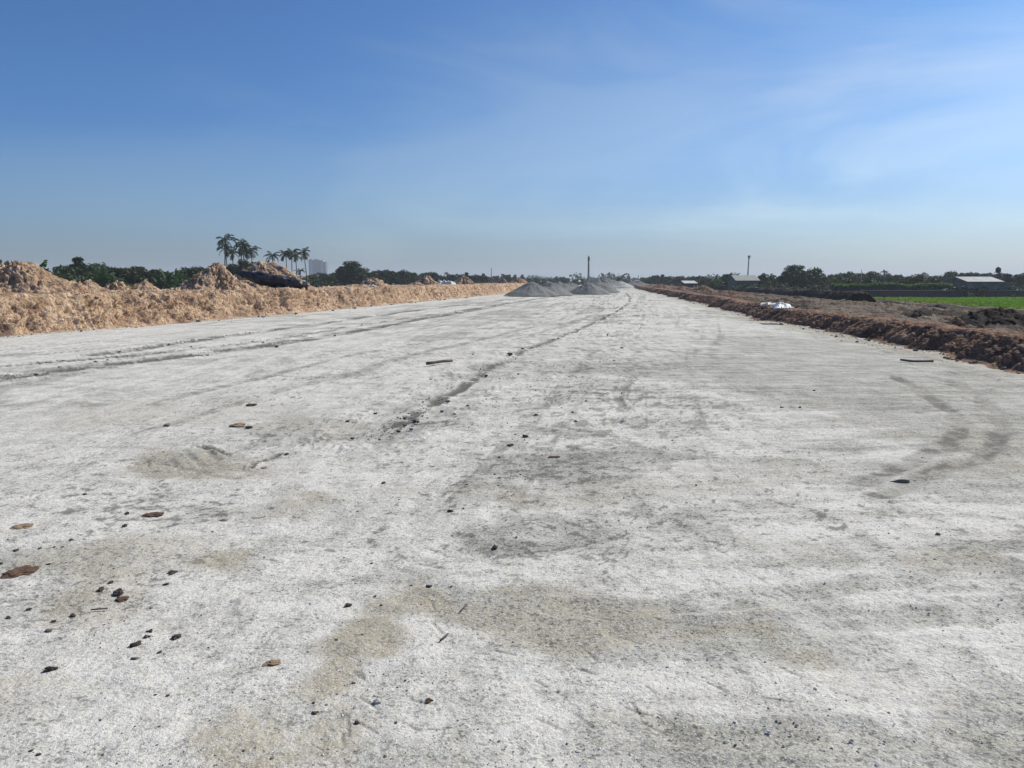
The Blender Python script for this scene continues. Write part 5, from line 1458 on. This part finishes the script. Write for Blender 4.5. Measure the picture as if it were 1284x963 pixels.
def gravel():
    rng = np.random.default_rng(12); bm = bmesh.new(); bmesh.ops.create_icosphere(bm, subdivisions=1, radius=.5)
    bv = np.array([w.co[:] for w in bm.verts]); bf = np.array([[w.index for w in f.verts] for f in bm.faces]); bm.free()
    n = 9000; nf_ = 2600
    py = 400 + 600 * rng.random(n) ** .8; px = rng.uniform(-60, 1344, n)
    pt = np.array([gp(a, b) for a, b in zip(px, py)]); x, y = pt[:, 0], pt[:, 1]
    ok = (x > XL(y) + .5) & (x < XR(y) - .3); x, y = x[ok], y[ok]; n = len(x)
    keep = fbm2(x * 1.2, y * 1.2, 3, 5) + rng.normal(0, .5, n) > -.1; x, y = x[keep], y[keep]; n = len(x)
    s = rng.lognormal(math.log(.0052), .40, n) * (1 + y * .05)
    yf = 15 + 55 * rng.random(nf_) ** 1.4; off = rng.exponential(.28, nf_) - .05          # spill along the foot of both banks
    left = rng.random(nf_) < .6; xf = np.where(left, XL(yf) + off, XR(yf) - off * .8)
    x = np.concatenate([x, xf]); y = np.concatenate([y, yf]); s = np.concatenate([s, rng.lognormal(math.log(.032), .45, nf_)]); n += nf_
    sc = np.stack([s, s * rng.uniform(.6, 1, n), s * rng.uniform(.45, .8, n)], 1); a = rng.random(n) * 6.283
    v = bv[None] * (1 + rng.normal(0, .16, (n, len(bv), 1))) * sc[:, None]
    vx = v[..., 0] * np.cos(a)[:, None] - v[..., 1] * np.sin(a)[:, None]; vy = v[..., 0] * np.sin(a)[:, None] + v[..., 1] * np.cos(a)[:, None]
    h = ROADH(x, y)
    v = np.stack([vx + x[:, None], vy + y[:, None], v[..., 2] + (h + s * .05)[:, None]], -1).reshape(-1, 3)
    f = (bf[None] + (np.arange(n) * len(bv))[:, None, None]).reshape(-1, 3)
    t = NT('loose_gravel'); g = t.n.new('ShaderNodeNewGeometry')
    r = g.outputs['Random Per Island']
    c = t.mix(t.rng(r, .0, .55), (0.10, 0.098, 0.09), (0.45, 0.445, 0.43)); c = t.mix(t.rng(r, .8, .82), c, (0.70, 0.70, 0.68)); c = t.mix(t.rng(r, .96, .965), c, (0.20, 0.12, 0.08))
    t.color(c)
    o = link('gravel', mesh_np('gravel', v, f, False), t.m); tag(o, 'loose gravel crumbs strewn over the roadbed', 'gravel', kind='stuff')
gravel()
def crumbs():
    rng = np.random.default_rng(31); bm = bmesh.new(); bmesh.ops.create_icosphere(bm, subdivisions=1, radius=.5)
    bv = np.array([w.co[:] for w in bm.verts]); bf = np.array([[w.index for w in f.verts] for f in bm.faces]); bm.free()
    X = []; Y = []; S = []
    def along(pts, n, w, sz):
        P = np.array(pts); d = np.concatenate([[0], np.cumsum(np.hypot(*np.diff(P, axis=0).T))])
        s = rng.random(n) ** 1.5 * d[-1]; s = s[(fbm2(s * .5, s * 0, 4, int(n)) + rng.normal(0, .35, n)) > .05]
        X.append(np.interp(s, d, P[:, 0]) + rng.normal(0, w, len(s))); Y.append(np.interp(s, d, P[:, 1]) + rng.normal(0, w, len(s)))
        S.append(np.minimum(rng.lognormal(math.log(sz * .72), .45, len(s)), sz * 1.5) * (1 + .014 * Y[-1]))
    along(track((0, 474), (130, 458), (300, 439), (420, 419), (500, 405), (580, 391), (650, 378)), 1300, .24, .024)
    along(track((60, 455), (160, 447), (300, 432), (400, 415), (520, 398), (600, 386)), 700, .14, .022)
    along(track((220, 430), (340, 415), (450, 399), (540, 387), (610, 379)), 600, .20, .024)
    along(track((470, 548), (500, 530), (560, 492), (640, 446), (700, 424), (760, 398), (784, 385), (791, 374)), 1500, .10, .020)
    along(track((690, 500), (720, 465), (750, 440), (790, 410)), 420, .5, .020)
    along(track((640, 600), (655, 550), (700, 500), (740, 450)), 420, .8, .015)
    along(track((306, 585), (322, 578), (350, 567)), 160, .012, .012)
    along(track((60, 700), (110, 735), (180, 800)), 260, .22, .008)
    x, y, s = np.concatenate(X), np.concatenate(Y), np.concatenate(S); n = len(x)
    sc = np.stack([s, s * rng.uniform(.6, 1, n), s * rng.uniform(.4, .7, n)], 1); a = rng.random(n) * 6.283
    v = bv[None] * (1 + rng.normal(0, .2, (n, len(bv), 1))) * sc[:, None]
    vx = v[..., 0] * np.cos(a)[:, None] - v[..., 1] * np.sin(a)[:, None]; vy = v[..., 0] * np.sin(a)[:, None] + v[..., 1] * np.cos(a)[:, None]
    v = np.stack([vx + x[:, None], vy + y[:, None], v[..., 2] + (ROADH(x, y) + s * .12)[:, None]], -1).reshape(-1, 3)
    f = (bf[None] + (np.arange(n) * len(bv))[:, None, None]).reshape(-1, 3)
    t = NT('dirt_crumbs'); r = t.n.new('ShaderNodeNewGeometry').outputs['Random Per Island']
    t.color(t.mix(r, (0.085, 0.075, 0.062), (0.27, 0.255, 0.22)))
    o = link('crumbs', mesh_np('crumbs', v, f, False), t.m); tag(o, 'dark dirt crumbs thrown up along the wheel ruts', 'crumbs', kind='stuff')
crumbs()

# ------------------------------------------------------------------ HAZE
def haze():
    t = bpy.data.materials.new('haze_air'); t.use_nodes = True; n, l = t.node_tree.nodes, t.node_tree.links; n.clear()
    out = n.new('ShaderNodeOutputMaterial'); v = n.new('ShaderNodeVolumePrincipled')
    v.inputs['Color'].default_value = (0.75, 0.80, 0.89, 1); v.inputs['Density'].default_value = HAZE_D; v.inputs['Anisotropy'].default_value = .2
    l.new(v.outputs[0], out.inputs['Volume'])
    m = MB(); m.box((0, 0, 29.0), (9400, 9400, 64.0)); o = m.build('haze', t); tag(o, 'pale thin haze in the air over the fields', 'haze', kind='stuff')
HAZE_D = .00034
haze()
